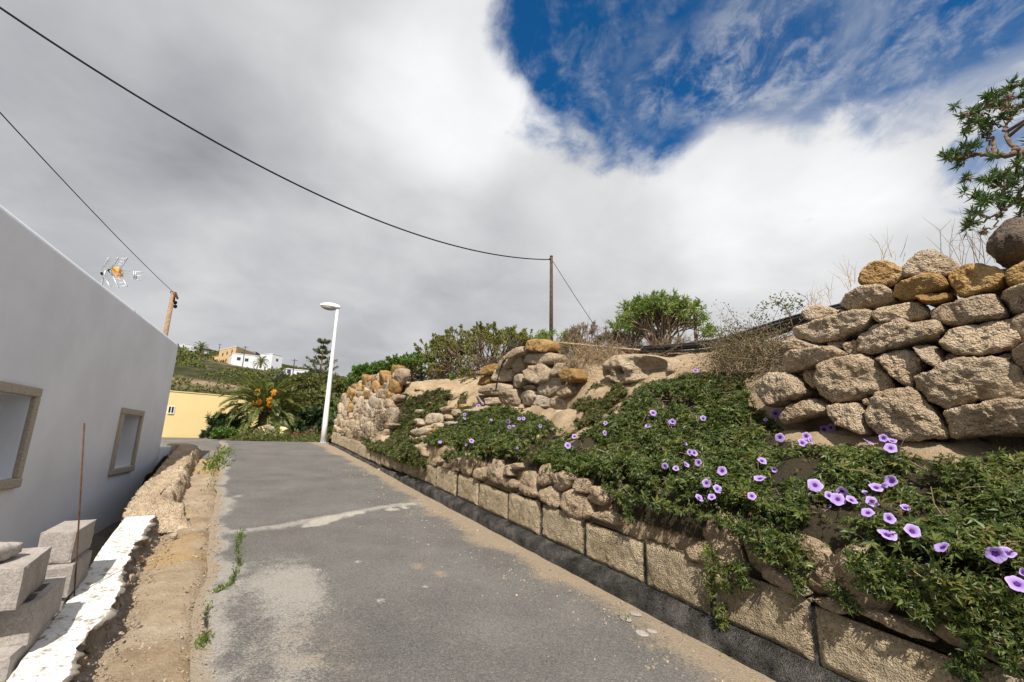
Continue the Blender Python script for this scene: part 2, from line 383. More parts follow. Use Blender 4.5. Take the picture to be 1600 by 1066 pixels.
def hill_mat():
    m, nt, b = newmat('hill_scrub'); P = wpos(nt)
    n1 = noise(nt, P, 0.03, 6, 0.6); n2 = noise(nt, P, 0.4, 6, 0.7); n3 = noise(nt, P, 0.012, 3)
    c = ramp(nt, math_(nt, 'ADD', math_(nt, 'MULTIPLY', n1, 0.5), math_(nt, 'MULTIPLY', n2, 0.5)), [(0.34, (0.022, 0.026, 0.013)), (0.47, (0.05, 0.056, 0.024)), (0.55, (0.10, 0.09, 0.05)), (0.63, (0.24, 0.18, 0.12))])
    c = mixc(nt, math_(nt, 'MULTIPLY', attr(nt, 'tan'), mr(nt, n2, 0.36, 0.5)), c, mixc(nt, n2, (0.20, 0.15, 0.10), (0.42, 0.31, 0.20)))
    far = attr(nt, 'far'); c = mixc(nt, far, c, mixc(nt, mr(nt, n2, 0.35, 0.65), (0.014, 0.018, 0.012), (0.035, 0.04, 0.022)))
    lk(nt, c, b.inputs['Base Color']); setp(b, 1.0, 0.05); bump(nt, b, n2, 1.0, 1.5); return m
M['hill'] = hill_mat()
# ------------------------------------------------------------------ road and ground
def grid(nu, nv):
    i = np.arange(nu - 1)[:, None] * nv + np.arange(nv - 1)[None, :]
    return np.stack([i, i + nv, i + nv + 1, i + 1], -1).reshape(-1, 4)

def seg_dist(x, y, pts):
    d = np.full(x.shape, 1e9)
    for (x0, y0), (x1, y1) in zip(pts[:-1], pts[1:]):
        dx, dy = x1 - x0, y1 - y0; k = np.clip(((x - x0) * dx + (y - y0) * dy) / (dx * dx + dy * dy + 1e-9), 0, 1)
        d = np.minimum(d, np.hypot(x - x0 - k * dx, y - y0 - k * dy))
    return d
def tnpx(lst): return [tn(P_h(x, y, 0)) for x, y in lst]

CRACK = tnpx([(378, 828), (372, 850), (374, 880), (362, 912), (335, 926)])
CRACK2 = tnpx([(330, 940), (320, 965), (322, 990), (316, 1010)])
SEAM = tnpx([(378, 830), (430, 824), (480, 815), (560, 800), (620, 790), (660, 787)])
SEAMW = tnpx([(485, 820), (530, 808), (580, 800), (610, 795), (655, 789)])
tt = np.concatenate([np.arange(-3.0, 9, 0.045), np.arange(9, 20.0, 0.09)])
vv = np.linspace(0, 1, 76)
T, Vv = np.meshgrid(tt, vv, indexing='ij')
NL = 0.02 + 0.10 * fbm(np.stack([tt * 0.9, tt * 0, tt * 0], -1), 4, 3)
NL = NL - 0.02
Nn = NL[:, None] * (1 - Vv) + 3.30 * Vv
Pn = np.stack([T, Nn, T * 0], -1)
low = fbm(Pn * 1.7, 4, 21); med = fbm(Pn * 5, 4, 22)
edgeR = 3.27 - Nn; edgeL = Nn - NL[:, None]
dust = 0.95 * (1 - sst(edgeR, 0.02, 0.62 + 0.35 * low + 0.15 * med)) * (1 - 0.2 * (T < 4)) + 0.55 * sst(T, 11, 17) * (1 - sst(edgeR, 0.0, 0.8)) + 0.12 * low + 0.12 * med
dust += (0.75 + 0.5 * low) * (1 - sst(edgeL, 0.0, 0.15 + 0.13 * med)) + 0.22 * (1 - sst(edgeL, 0.0, 0.8)) + 0.35 * np.exp(-((T - 3.6) / 0.9) ** 2 - ((Nn - 0.75) / 0.35) ** 2) + 0.30 * np.exp(-((T - 6.9) / 0.5) ** 2) * (1 - sst(edgeR, 0.5, 2.6))
for bx, by in [(1.85, 4.75), (2.0, 4.5), (1.05, 9.3)]: dust += 0.6 * np.exp(-((Nn - bx) / 0.09) ** 2 - ((T - by) / 0.13) ** 2)
pale = (0.78 + 0.45 * med + 0.35 * low) * (1 - sst(edgeL, 0.05, 0.36 + 0.2 * low)) + 0.8 * np.exp(-((T - 4.7) / 0.85) ** 2 - ((Nn - 0.65) / 0.42) ** 2) + 0.16 * med
pale += 0.5 * np.exp(-((T - 3.3) / 0.6) ** 2 - ((Nn - 0.55) / 0.25) ** 2) + 0.72 * np.exp(-(seg_dist(T, Nn, SEAM) / 0.15) ** 2)
pale += 0.35 * np.exp(-((T - 9.2) / 0.8) ** 2 - ((Nn - 1.0) / 0.7) ** 2) * (med > 0.1)
white = 1.05 * np.exp(-(seg_dist(T, Nn, SEAMW) / 0.15) ** 2) * (0.62 + 1.3 * med)
for bx, by in [(1.35, 5.1), (1.30, 4.1), (1.75, 4.25), (0.95, 5.0)]: white += 0.62 * np.exp(-((Nn - bx) / 0.06) ** 2 - ((T - by) / 0.07) ** 2)
crack = np.exp(-(seg_dist(T, Nn, CRACK) / 0.022) ** 2) + np.exp(-(seg_dist(T, Nn, CRACK2) / 0.02) ** 2) + 0.75 * np.exp(-(seg_dist(T, Nn, SEAM) / 0.012) ** 2)
hgt = 0.008 * low - 0.006 * (crack > 0.5) + 0.012 * np.exp(-(seg_dist(T, Nn, SEAM) / 0.1) ** 2)
Vr = W(T, Nn, hgt)
road = mk('road', Vr.reshape(-1, 3), [grid(len(tt), len(vv))], M['road'], smooth=True, attrs=dict(dust=dust.ravel(), pale=pale.ravel(), white=white.ravel(), crack=crack.ravel()))
tag(road, 'worn grey asphalt lane climbing past the stone walls', 'road', kind='structure')

# junction beyond the crest: flat apron
tj = np.linspace(13.6, 34, 90); nj = np.linspace(-16, 7, 90)
T, Nj = np.meshgrid(tj, nj, indexing='ij')
dj = 0.35 + 0.3 * fbm(np.stack([T, Nj, T * 0], -1) * 0.6, 3, 5)
sj = mk('side_road', W(T, Nj, -0.012 - 0.25 * sst(Nj, 3.2, 3.6) * (1 - sst(T, 18, 19))).reshape(-1, 3), [grid(90, 90)], M['road'], smooth=True, attrs=dict(dust=dj.ravel(), pale=dj.ravel() * 0.4, white=dj.ravel() * 0, crack=dj.ravel() * 0))
tag(sj, 'grey side road turning off behind the white house', 'road', kind='structure')

# dirt verge between lane and left parapet
tv = np.arange(-3, 15.4, 0.04); nv_ = np.linspace(-1.0, 0.5, 44)
T, Nv = np.meshgrid(tv, nv_, indexing='ij'); Pv = np.stack([T, Nv, T * 0], -1)
hv = -0.03 + 0.04 * fbm(Pv * 2.2, 4, 31) + 0.03 * fbm(Pv * 9, 5, 32, 0.65) - 0.06 * sst(Nv, -0.1, 0.15) - 0.07 * (1 - sst(Nv, -0.6, -0.25)) * (T < 7.4)
hv = np.where(Nv < -0.55, np.minimum(hv, 0.0) - 1.1 * sst(-Nv, 0.66, 0.8), hv)
vg = mk('verge', W(T, Nv, hv).reshape(-1, 3), [grid(len(tv), 44)], M['soil'], smooth=True)
tag(vg, 'sandy ochre dirt verge between lane and parapet', 'ground', kind='structure')

# yard below
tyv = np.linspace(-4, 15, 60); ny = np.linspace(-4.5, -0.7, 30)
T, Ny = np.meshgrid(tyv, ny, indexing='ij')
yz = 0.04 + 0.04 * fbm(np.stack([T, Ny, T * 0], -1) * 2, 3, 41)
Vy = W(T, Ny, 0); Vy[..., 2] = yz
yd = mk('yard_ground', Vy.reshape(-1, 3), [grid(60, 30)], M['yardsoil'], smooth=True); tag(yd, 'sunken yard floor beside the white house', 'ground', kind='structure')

# ------------------------------------------------------------------ bank terrain
PROF = [(-5, [(0, .40), (.03, .93), (.4, 1.12), (1.15, 1.58), (1.38, 1.62), (1.55, 2.6), (2.5, 2.8), (4, 3.0), (8, 3.1), (45, 3.5)]),
        (2.35, [(0, .40), (.03, .93), (.4, 1.12), (1.15, 1.58), (1.38, 1.62), (1.55, 2.6), (2.5, 2.8), (4, 3.0), (8, 3.1), (45, 3.5)]),
        (3.1, [(0, .40), (.03, .93), (.4, 1.15), (1.1, 1.62), (1.5, 1.9), (2.2, 2.45), (2.8, 2.75), (4, 2.95), (8, 3.1), (45, 3.5)]),
        (5.6, [(0, .40), (.03, .92), (.4, 1.15), (1.1, 1.60), (1.5, 1.82), (2.2, 2.4), (2.8, 2.72), (4, 2.95), (8, 3.1), (45, 3.5)]),
        (6.2, [(0, .40), (.03, .90), (.35, 1.05), (1.2, 1.52), (1.62, 1.66), (1.8, 2.5), (2.6, 2.8), (4, 3.0), (8, 3.15), (45, 3.5)]),
        (9.0, [(0, .38), (.03, .80), (.35, 1.0), (1.2, 1.50), (1.62, 1.66), (1.8, 2.5), (2.6, 2.75), (4, 3.0), (8, 3.15), (45, 3.5)]),
        (9.5, [(0, .35), (.05, .50), (.5, .85), (1.2, 1.45), (1.6, 1.80), (2.1, 2.2), (2.8, 2.5), (4, 2.85), (8, 3.1), (45, 3.5)]),
        (11.4, [(0, .32), (.08, .44), (.5, .85), (1.0, 1.35), (1.4, 1.7), (1.9, 2.1), (2.6, 2.4), (4, 2.7), (8, 3.0), (45, 3.5)]),
        (12.4, [(0, .30), (.08, .42), (.25, .6), (.42, 1.2), (.6, 1.8), (.75, 2.15), (1.5, 2.3), (4, 2.6), (8, 2.9), (45, 3.5)]),
        (18.3, [(0, .20), (.08, .40), (.25, .6), (.42, 1.2), (.6, 1.8), (.75, 2.05), (1.5, 2.2), (4, 2.5), (8, 2.9), (45, 3.5)]),
        (20.5, [(.2, -.1), (.8, .1), (1.4, .3), (2.0, .6), (2.6, .9), (3.2, 1.3), (4.0, 1.7), (6, 2.2), (9, 2.7), (45, 3.5)]),
        (30, [(6, -.1), (7, .1), (8, .3), (9, .6), (10, .9), (11, 1.2), (12, 1.6), (14, 2.0), (18, 2.6), (50, 3.5)]),
        (60, [(8, -.1), (9, .1), (10, .3), (11, .6), (12, .9), (13, 1.2), (14, 1.6), (16, 2.0), (20, 2.6), (60, 3.5)])]
PT = np.array([p[0] for p in PROF]); PD = np.array([[q[0] for q in p[1]] for p in PROF]); PH = np.array([[q[1] for q in p[1]] for p in PROF])
SUB = [3, 7, 7, 12, 6, 10, 12, 10, 12, 10]
PARAM = np.concatenate([np.linspace(k, k + 1, SUB[k], endpoint=False) for k in range(9)] + [[9.0]])
def profile(t, q):
    """point on the bank surface: t along the lane, q profile parameter 0..9"""
    t = np.asarray(t, float); q = np.clip(np.asarray(q, float), 0, 8.9999); k = q.astype(int); f = q - k
    i = np.clip(np.searchsorted(PT, t) - 1, 0, len(PT) - 2); a = np.clip((t - PT[i]) / (PT[i + 1] - PT[i]), 0, 1); a = a * a * (3 - 2 * a)
    def g(A): return (A[i, k] * (1 - f) + A[i, k + 1] * f) * (1 - a) + (A[i + 1, k] * (1 - f) + A[i + 1, k + 1] * f) * a
    return 3.45 + g(PD), g(PH)
tb = np.concatenate([np.arange(-4.5, 12, 0.055), np.arange(12, 22, 0.11), np.linspace(22, 60, 40)])
T, Q = np.meshgrid(tb, PARAM, indexing='ij')
n_, h_ = profile(T, Q)
Vb = W(T, n_, h_); 
du = np.gradient(Vb, axis=0); dv = np.gradient(Vb, axis=1); nr = np.cross(du, dv); nr /= np.linalg.norm(nr, axis=-1, keepdims=True) + 1e-9
nr *= np.where(nr[..., 2:3] < -0.2, -1, 1)
amp = sst(Q, 0.5, 1.5) * (1 + 0 * T)
rough_ = sst(T, 5.5, 6.5) * (1 - sst(T, 12.5, 13.5)) * sst(Q, 1.8, 2.6)
ledge = np.abs(fbm(np.stack([Vb[..., 0] * 0.8, Vb[..., 1] * 0.8, Vb[..., 2] * 5], -1), 4, 51))
Vb = Vb + nr * (amp * (0.12 * fbm(Vb * 1.3, 5, 50) + 0.05 * fbm(Vb * 6, 4, 52) + 0.06 * ledge + rough_ * (0.10 * ledge + 0.06 * fbm(Vb * 9, 4, 53))))[..., None]
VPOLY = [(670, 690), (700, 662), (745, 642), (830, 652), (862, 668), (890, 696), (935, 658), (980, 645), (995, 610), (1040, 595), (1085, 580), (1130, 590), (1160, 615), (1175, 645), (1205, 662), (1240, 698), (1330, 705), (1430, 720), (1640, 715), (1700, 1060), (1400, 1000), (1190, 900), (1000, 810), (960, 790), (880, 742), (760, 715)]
pxb, pyb = proj(Vb); VINE_SHADE = (inpoly(pxb, pyb, VPOLY) | inpoly(pxb, pyb, [(585, 690), (605, 645), (645, 620), (690, 605), (645, 655), (640, 690), (650, 725), (610, 730)])).astype(float)  # ground under the vines, coloured dark as litter and as painted shade
bank = mk('bank', Vb.reshape(-1, 3), [grid(len(tb), len(PARAM))], M['bank'], smooth=True, attrs=dict(litter_shade=VINE_SHADE.ravel()))
tag(bank, 'sandy earth bank rising behind the retaining wall', 'ground', kind='structure')
bvh = BVHTree.FromPolygons([tuple(v) for v in Vb.reshape(-1, 3)], [tuple(f) for f in grid(len(tb), len(PARAM)).tolist()])
def hit(px, py, back=0.0):
    r = ray(px, py); r = r / np.linalg.norm(r); loc, nrm, i, d = bvh.ray_cast(Vector(CAM), Vector(r))
    if loc is None: return None, None, None
    return np.array(loc) - r * back, np.array(nrm), d / 1.0

# ------------------------------------------------------------------ stones
def chaikin(p, it=1):
    p = np.asarray(p, float)
    for _ in range(it):
        q = np.roll(p, -1, 0); p = np.stack([p * 0.84 + q * 0.16, p * 0.16 + q * 0.84], 1).reshape(-1, 2)
    return p
def resample(p, n):
    p = np.asarray(p, float); q = np.vstack([p, p[:1]]); s = np.concatenate([[0], np.cumsum(np.linalg.norm(np.diff(q, axis=0), axis=1))])
    x = np.linspace(0, s[-1], n, endpoint=False); return np.stack([np.interp(x, s, q[:, 0]), np.interp(x, s, q[:, 1])], -1)
def stone(name, poly2, org, ea, eb, en, depth, mat, parent=None, seed=0, p=3.8, rough=0.035, res=44, rings=11, back=1.0, tilt=0.25, shrink=0.0):
    """a rounded block whose outline is poly2 (in the plane org, ea, eb), bulging along en"""
    rg = np.random.default_rng(seed); pl = resample(chaikin(poly2, 1), res)
    c = pl.mean(0); size = np.sqrt(np.ptp(pl[:, 0]) * np.ptp(pl[:, 1])); pl = c + (pl - c) * (1 - shrink)
    ta, tb_ = rg.uniform(-tilt, tilt, 2); ext = max(np.ptp(pl[:, 0]), np.ptp(pl[:, 1]))
    rho = np.sin(np.linspace(0, 1, rings + 1)[1:] * math.pi / 2) ** 0.85
    V = [];
    def ringpt(r, d):
        q = c + (pl - c) * r; dd = d * (1 + (ta * (q[:, 0] - c[0]) + tb_ * (q[:, 1] - c[1])) / ext * 2)
        return org + q[:, :1] * ea + q[:, 1:] * eb + dd[:, None] * en
    V.append((org + c[0] * ea + c[1] * eb + depth * en)[None])
    for r in rho: V.append(ringpt(r, depth * max(0, 1 - r ** p) ** (1 / p)))
    rb = rho[::-1][1::2]
    for r in rb: V.append(ringpt(r, -back * depth * max(0, 1 - r ** p) ** (1 / p)))
    V.append((org + c[0] * ea + c[1] * eb - back * depth * en)[None])
    V = np.concatenate(V); nr_ = rings + len(rb); Tt = []; Qq = []
    j = np.arange(res); j2 = (j + 1) % res
    Tt.append(np.stack([np.zeros(res, int), 1 + j, 1 + j2], -1))
    for k in range(nr_ - 1): Qq.append(np.stack([1 + k * res + j, 1 + (k + 1) * res + j, 1 + (k + 1) * res + j2, 1 + k * res + j2], -1))
    last = 1 + nr_ * res; Tt.append(np.stack([np.full(res, last), 1 + (nr_ - 1) * res + j2, 1 + (nr_ - 1) * res + j], -1))
    ctr = org + c[0] * ea + c[1] * eb; dr = V - ctr; dr /= np.linalg.norm(dr, axis=1, keepdims=True) + 1e-9
    s1 = 2.2 / max(size, 0.1); f1 = fbm(V * s1 + seed * 3.1, 3, seed); f2 = fbm(V * 14 + seed, 5, seed + 5, 0.68)
    chip = np.maximum(0, np.abs(fbm(V * s1 * 1.7 + seed * 1.7, 2, seed + 9)) - 0.12)
    V = V + dr * (size * 0.05 * f1 - size * 0.10 * chip + rough * 1.3 * f2 * min(1, size * 2.2))[:, None]
    Tt = np.concatenate(Tt); Qq = np.concatenate(Qq)
    return mk(name, V, [Tt, Qq], mat, parent, True)

def plane_poly(pxs, n):
    """pixel outline -> coordinates (u, z) on the vertical plane n"""
    P = np.array([P_n(x, y, n) for x, y in pxs]); return np.stack([P @ U, P[:, 2]], -1)
def z6(pts): return [(1150 + x / 2.96, 340 + y / 2.96) for x, y in pts]
def z4(pts): return [(500 + x / 3.33, 440 + y / 3.33) for x, y in pts]
def zr(pts): return [(720 + x / 4.441, 660 + y / 4.441) for x, y in pts]
def zq(pts): return [(1000 + x / 2.5017, 640 + y / 2.5017) for x, y in pts]
def zp(pts): return [(560 + x / 5.33, 600 + y / 5.33) for x, y in pts]
def wstone(name, px, n, depth, mat, parent, seed, **k):
    pl = plane_poly(px, n); return stone(name, pl, n * NV, U, ZUP, -NV, depth, M[mat], parent, seed, **k)

# upper dry stone wall, right
UP = empty('dry_stone_wall', W(1.4, 4.8, 1.6), 'tall dry stone wall of big tan blocks with ochre boulders on top, behind the purple flowers', 'stone wall')
US = [('ochre', [(548,300),(565,240),(610,195),(690,190),(752,225),(745,265),(700,300),(600,315)]),
 ('tuff', [(760,270),(765,215),(820,150),(875,128),(930,150),(1000,215),(950,255),(850,265)]),
 ('ochre', [(708,360),(715,310),(760,285),(860,252),(950,262),(960,310),(880,350),(780,375)]),
 ('ochre', [(960,250),(1010,220),(1090,200),(1200,225),(1238,265),(1210,320),(1100,355),(1020,360),(985,310)]),
 ('ochre', [(1245,260),(1300,215),(1400,170),(1440,250),(1400,300),(1300,315),(1250,310)]),
 ('tuff', [(472,400),(490,360),(560,315),(650,300),(705,335),(700,375),(620,400),(520,425)]),
 ('ochre', [(825,365),(880,345),(970,337),(980,360),(930,385),(870,395)]),
 ('tuff', [(298,440),(320,405),(380,395),(420,415),(410,450),(380,475),(320,475)]),
 ('tuff', [(412,420),(455,412),(480,430),(440,450),(415,450)]),
 ('tuff', [(262,510),(330,490),(400,460),(520,425),(600,420),(618,450),(600,500),(480,545),(380,572),(280,560)]),
 ('tuff', [(622,440),(680,410),(830,378),(875,440),(850,465),(740,480),(650,488)]),
 ('tuff', [(880,430),(950,395),(1180,342),(1245,440),(1230,465),(1150,470),(1050,500),(960,490),(890,460)]),
 ('tuff', [(1212,350),(1300,315),(1420,300),(1440,440),(1330,460),(1260,430)]),
 ('tuff', [(548,540),(620,500),(740,470),(820,485),(920,478),(955,520),(930,555),(800,590),(640,628),(560,620)]),
 ('tuff', [(945,580),(980,530),(1080,490),(1180,470),(1300,465),(1330,500),(1310,560),(1270,605),(1130,640),(1050,635),(970,605)]),
 ('tuff', [(218,570),(280,560),(390,597),(330,612),(220,612)]),
 ('tuff', [(215,620),(330,610),(440,598),(488,625),(470,660),(350,690),(260,715),(215,700)]),
 ('tuff', [(405,572),(470,560),(475,600),(420,600)]), ('tuff', [(478,580),(545,555),(545,635),(510,645),(485,610)]),
 ('tuff', [(388,720),(420,680),(560,630),(600,625),(660,690),(730,790),(690,805),(580,830),(470,862),(420,820),(390,760)]),
 ('tuff', [(295,705),(345,697),(388,715),(385,760),(360,790),(310,755)]),
 ('tuff', [(645,650),(700,625),(810,612),(860,660),(845,720),(830,780),(800,785),(740,745),(700,700)]),
 ('tuff', [(828,600),(880,590),(920,595),(960,660),(955,700),(900,680),(850,630)]),
 ('tuff', [(952,640),(975,618),(1040,625),(1058,650),(1020,665),(970,670)]),
 ('tuff', [(842,745),(900,720),(1060,655),(1220,660),(1300,700),(1335,760),(1325,840),(1150,840),(1060,860),(985,890),(900,840),(850,790)]),
 ('tuff', [(1210,640),(1245,622),(1282,620),(1282,665),(1230,665)]),
 ('tuff', [(1285,620),(1330,590),(1440,560),(1440,760),(1340,730),(1285,670)]),
 ('tuff', [(88,760),(150,730),(220,715),(295,750),(345,815),(300,840),(210,875),(130,870),(95,800)]),
 ('tuff', [(230,920),(260,870),(370,835),(430,880),(420,905),(330,925),(260,955),(235,945)]),
 ('tuff', [(430,870),(480,865),(580,860),(600,910),(630,990),(620,1008),(540,980),(480,960)]),
 ('tuff', [(598,900),(615,880),(632,915),(625,945),(605,940)]),
 ('tuff', [(632,950),(650,850),(680,815),(800,795),(850,800),(920,890),(995,1000),(990,1025),(860,1020),(760,1030),(690,1000)]),
 ('tuff', [(985,900),(1050,880),(1200,850),(1440,845),(1440,990),(1330,1005),(1150,1010),(1020,1025),(1000,960)]),
 ('tuff', [(585,840),(650,825),(690,815),(650,860),(600,870)])]
NW = 4.62
polys_up = []
for i, (mt, pts) in enumerate(US):
    px = z6(pts); dp = 0.15 + 0.05 * random.random()
    small = np.ptp([p[0] for p in px]) < 40
    pl = plane_poly(px, NW); polys_up.append((mt, pl))
    # the courses lean back a little towards the top
    lean = 0.16 * max(0, (pl[:, 1].mean() - 1.8))
    stone('capping_stone' if mt == 'ochre' else 'stone', pl, (NW + lean + (0.05 if small else 0)) * NV, U, ZUP, -NV, 0.10 if small else dp, M[mt], UP, 100 + i, res=48 if small else 90, rings=10 if small else 26, p=6.5, tilt=0.5, shrink=-0.05)
# courses carry on out of the frame to the right
for i, (mt, pl) in enumerate(polys_up):
    if pl[:, 0].mean() > 1.5: continue
    for sh in (-0.92, -1.84):
        stone('capping_stone' if mt == 'ochre' else 'stone', pl + np.array([sh, sh * GR]), (NW + 0.16 * max(0, pl[:, 1].mean() - 1.8)) * NV, U, ZUP, -NV, 0.16, M[mt], UP, 1160 + i + int(sh * 100), res=36, rings=10, p=6)
for j, q in enumerate([[(680, 325), (800, 335), (910, 330), (910, 400), (690, 400)], [(925, 325), (1015, 335), (1030, 395), (940, 400)], [(690, 380), (760, 380), (760, 420), (690, 420)]]):
    stone('stone', plane_poly(z6(q), 4.98), 4.98 * NV, U, ZUP, -NV, 0.12, M['tuff'], UP, 195 + j, res=30, rings=7)
# dark earth packing behind the stones, real fill of the wall
# boulder sitting on top
pb = plane_poly(z6([(1170,165),(1210,100),(1270,30),(1340,10),(1420,30),(1440,120),(1380,190),(1290,215),(1230,230)]), 4.85)
bo = stone('boulder', pb, 4.85 * NV, U, ZUP, -NV, 0.3, M['dark_rock'], None, 190, res=64, rings=16, p=2.6)
tag(bo, 'dark brown pitted boulder on top of the tall wall under the tree', 'boulder')

# middle dry stone wall
MW = empty('dry_stone_wall', W(7.5, 5.3, 1.6), 'short tumbledown stretch of stone wall with ochre top stones, halfway along the bank', 'stone wall')
MS = [('ochre',[(1115,360),(1120,310),(1160,303),(1225,315),(1228,350),(1200,372),(1140,370)]),
 ('tuff',[(1090,425),(1095,385),(1150,375),(1230,372),(1255,400),(1240,435),(1170,440)]),
 ('tuff',[(1025,440),(1060,400),(1090,395),(1095,440),(1070,480),(1035,480)]),
 ('tuff',[(1100,475),(1130,440),(1190,435),(1230,470),(1210,520),(1150,535),(1115,510)]),
 ('tuff',[(1230,490),(1260,430),(1310,425),(1300,470),(1260,500)]),
 ('tuff_pale',[(1165,560),(1200,510),(1250,490),(1290,510),(1270,570),(1225,605),(1180,590)]),
 ('ochre',[(1285,480),(1320,450),(1350,460),(1370,510),(1330,530),(1285,515)]),
 ('tuff',[(1265,600),(1285,545),(1330,535),(1340,590),(1300,605)]),
 ('tuff',[(930,510),(945,460),(1025,455),(1035,500),(1010,522),(940,522)]),
 ('tuff',[(860,580),(885,545),(960,530),(1005,545),(1010,580),(960,595),(880,592)]),
 ('tuff_pale',[(1020,520),(1050,490),(1095,485),(1105,530),(1060,560),(1025,550)]),
 ('tuff',[(955,610),(985,585),(1010,590),(1012,640),(980,650)]), ('tuff',[(1010,570),(1050,562),(1055,640),(1035,652),(1012,640)]),
 ('tuff_pale',[(1060,600),(1090,572),(1155,570),(1160,610),(1130,650),(1085,640)]),
 ('tuff_pale',[(1150,650),(1165,590),(1230,605),(1320,620),(1310,655),(1230,665)]),
 ('tuff',[(880,610),(950,600),(955,640),(900,650)]), ('ochre',[(865,490),(880,445),(940,425),(945,470),(900,490)]),
 ('ochre',[(848,540),(870,495),(925,490),(915,530),(870,545)]), ('tuff',[(852,590),(866,600),(884,650),(858,640)]),
 ('tuff',[(1055,640),(1090,640),(1100,665),(1070,672)]), ('tuff',[(1100,670),(1160,650),(1185,690),(1150,700)]),
 ('tuff_pale',[(1000,660),(1040,650),(1090,690),(1050,705)]), ('tuff_pale',[(1170,740),(1220,690),(1290,665),(1300,700),(1220,750)]),
 ('tuff',[(1090,545),(1150,540),(1165,565),(1100,570)]), ('tuff',[(930,470),(960,410),(1050,350),(1105,345),(1100,380),(1040,400),(1000,450)])]
for i, (mt, pts) in enumerate(MS):
    wstone('capping_stone' if mt == 'ochre' else 'stone', z4(pts), 5.05 + 0.06 * (i % 3), 0.2, mt, MW, 220 + i, res=48, rings=12, p=6, tilt=0.5, shrink=-0.05)

# far wall by the lamp: many small stones in rough courses
FW = empty('dry_stone_wall', W(15.5, 3.6, 0.3), 'far high rough stone wall with rust coloured top, right behind the white street lamp', 'stone wall')
def fw_top(t): return np.interp(t, [11.6, 12.3, 13.2, 14.5, 16, 18.5], [1.9, 2.45, 2.6, 2.5, 2.35, 2.15])
cnt = 0
t0 = 12.0; sd = 300
rows_h = [0.40, 0.64, 0.90, 1.15, 1.42, 1.68, 1.94, 2.2, 2.46, 2.7]; NC = 13
edges = [np.linspace(11.85, 18.55, NC) + (0.19 if r % 2 else 0) + RNG.uniform(-0.12, 0.12, NC) for r in range(9)]
def wob(t, r): return rows_h[r] + 0.08 * math.sin(t * 3.1 + r * 1.7) + 0.07 * math.sin(t * 7.7 + r * 2.3)
for r in range(9):
    for c in range(NC - 1):
        ta, tb2 = edges[r][c], edges[r][c + 1]; tm = (ta + tb2) / 2; lo, hi = rows_h[r], rows_h[r + 1]
        if (lo + hi) / 2 > fw_top(tm) + 0.02 or tm < 12.0 + 0.16 * r * 0.3 or cnt >= 100: continue
        sk = random.uniform(-0.10, 0.10); q = [(ta + sk, wob(ta, r)), (tm, wob(tm, r) - random.uniform(0, .05)), (tb2 + sk, wob(tb2, r)), (tb2 - sk, wob(tb2, r + 1)), (tm, wob(tm, r + 1) + random.uniform(0, .06)), (ta - sk, wob(ta, r + 1))]
        pl = np.array([(a, float(rz(a)) + b) for a, b in q]); top = hi > fw_top(tm) - 0.42; n0 = 3.60 + 0.26 * ((lo + hi) / 2 - 0.4) + random.uniform(-0.05, 0.05)
        stone('capping_stone' if top else 'stone', pl, n0 * NV, U, ZUP, -NV, 0.16, M['ochre' if (top and random.random() < 0.55) or random.random() < 0.06 else ('tuff' if random.random() < 0.6 else 'tuff_pale')], FW, sd, res=26, rings=7, p=4.5, tilt=0.5, shrink=random.uniform(-0.05, 0.06))
        cnt += 1; sd += 1

# retaining wall along the lane
RW = empty('retaining_wall', W(6, 3.4, 0), 'low lane side retaining wall of squared tan blocks with dark mortar footing, under the vines', 'retaining wall')
joints = [-3.2, -2.4, -1.6, -0.85, -0.2, 0.38, 1.0, 1.72, 2.46, 3.13, 3.95, 4.74, 5.5, 6.35, 7.12, 8.0, 8.95, 9.9, 10.7, 11.5, 12.5, 13.6, 15.0, 16.3, 17.7]
def cutblock(t0, t1, seed):
    nx, nz = max(8, int((t1 - t0) / 0.022)), 20
    a = np.linspace(t0 + 0.014, t1 - 0.014, nx); far = sst(t0, 9.0, 12.0)
    lo = 0.155 * (1 - far) + 0.05 * far; hi = (0.535 + 0.02 * math.sin(seed * 2.1)) * (1 - far) + (0.43 + 0.03 * math.sin(seed * 3.3)) * far
    z = np.linspace(lo, hi, nz); A, Z = np.meshgrid(a, z, indexing='ij')
    ex = np.minimum(A - a[0], a[-1] - A); ez = np.minimum(Z - lo, hi - Z); e = np.minimum(ex, ez)
    rnd = 0.035 * (1 - sst(e, 0, 0.05)); Pq = np.stack([A, Z, A * 0 + seed], -1)
    irr = 0.02 * fbm(Pq * 3, 3, seed) ; z_sh = irr * (1 - sst(ez, 0, 0.06))
    front = 3.36 + rnd + 0.012 * fbm(Pq * 4, 4, seed) + 0.012 * fbm(Pq * 26, 4, seed + 3) + 0.008 * (seed % 3)
    Vf = W(A, front, Z + z_sh)
    Vk = W(A, front * 0 + 3.62, Z + z_sh)
    g = grid(nx, nz); nV = nx * nz
    per = np.concatenate([np.arange(nx) * nz, (nx - 1) * nz + np.arange(1, nz), np.arange(nx - 2, -1, -1) * nz + nz - 1, np.arange(nz - 2, 0, -1)])
    p2 = np.roll(per, -1)
    return mk('cut_stone', np.concatenate([Vf.reshape(-1, 3), Vk.reshape(-1, 3)]), [g, g[:, ::-1] + nV, np.stack([per, p2, p2 + nV, per + nV], -1)], M['cutstone'], RW, True)
for i in range(len(joints) - 1): cutblock(joints[i], joints[i + 1], 400 + i)
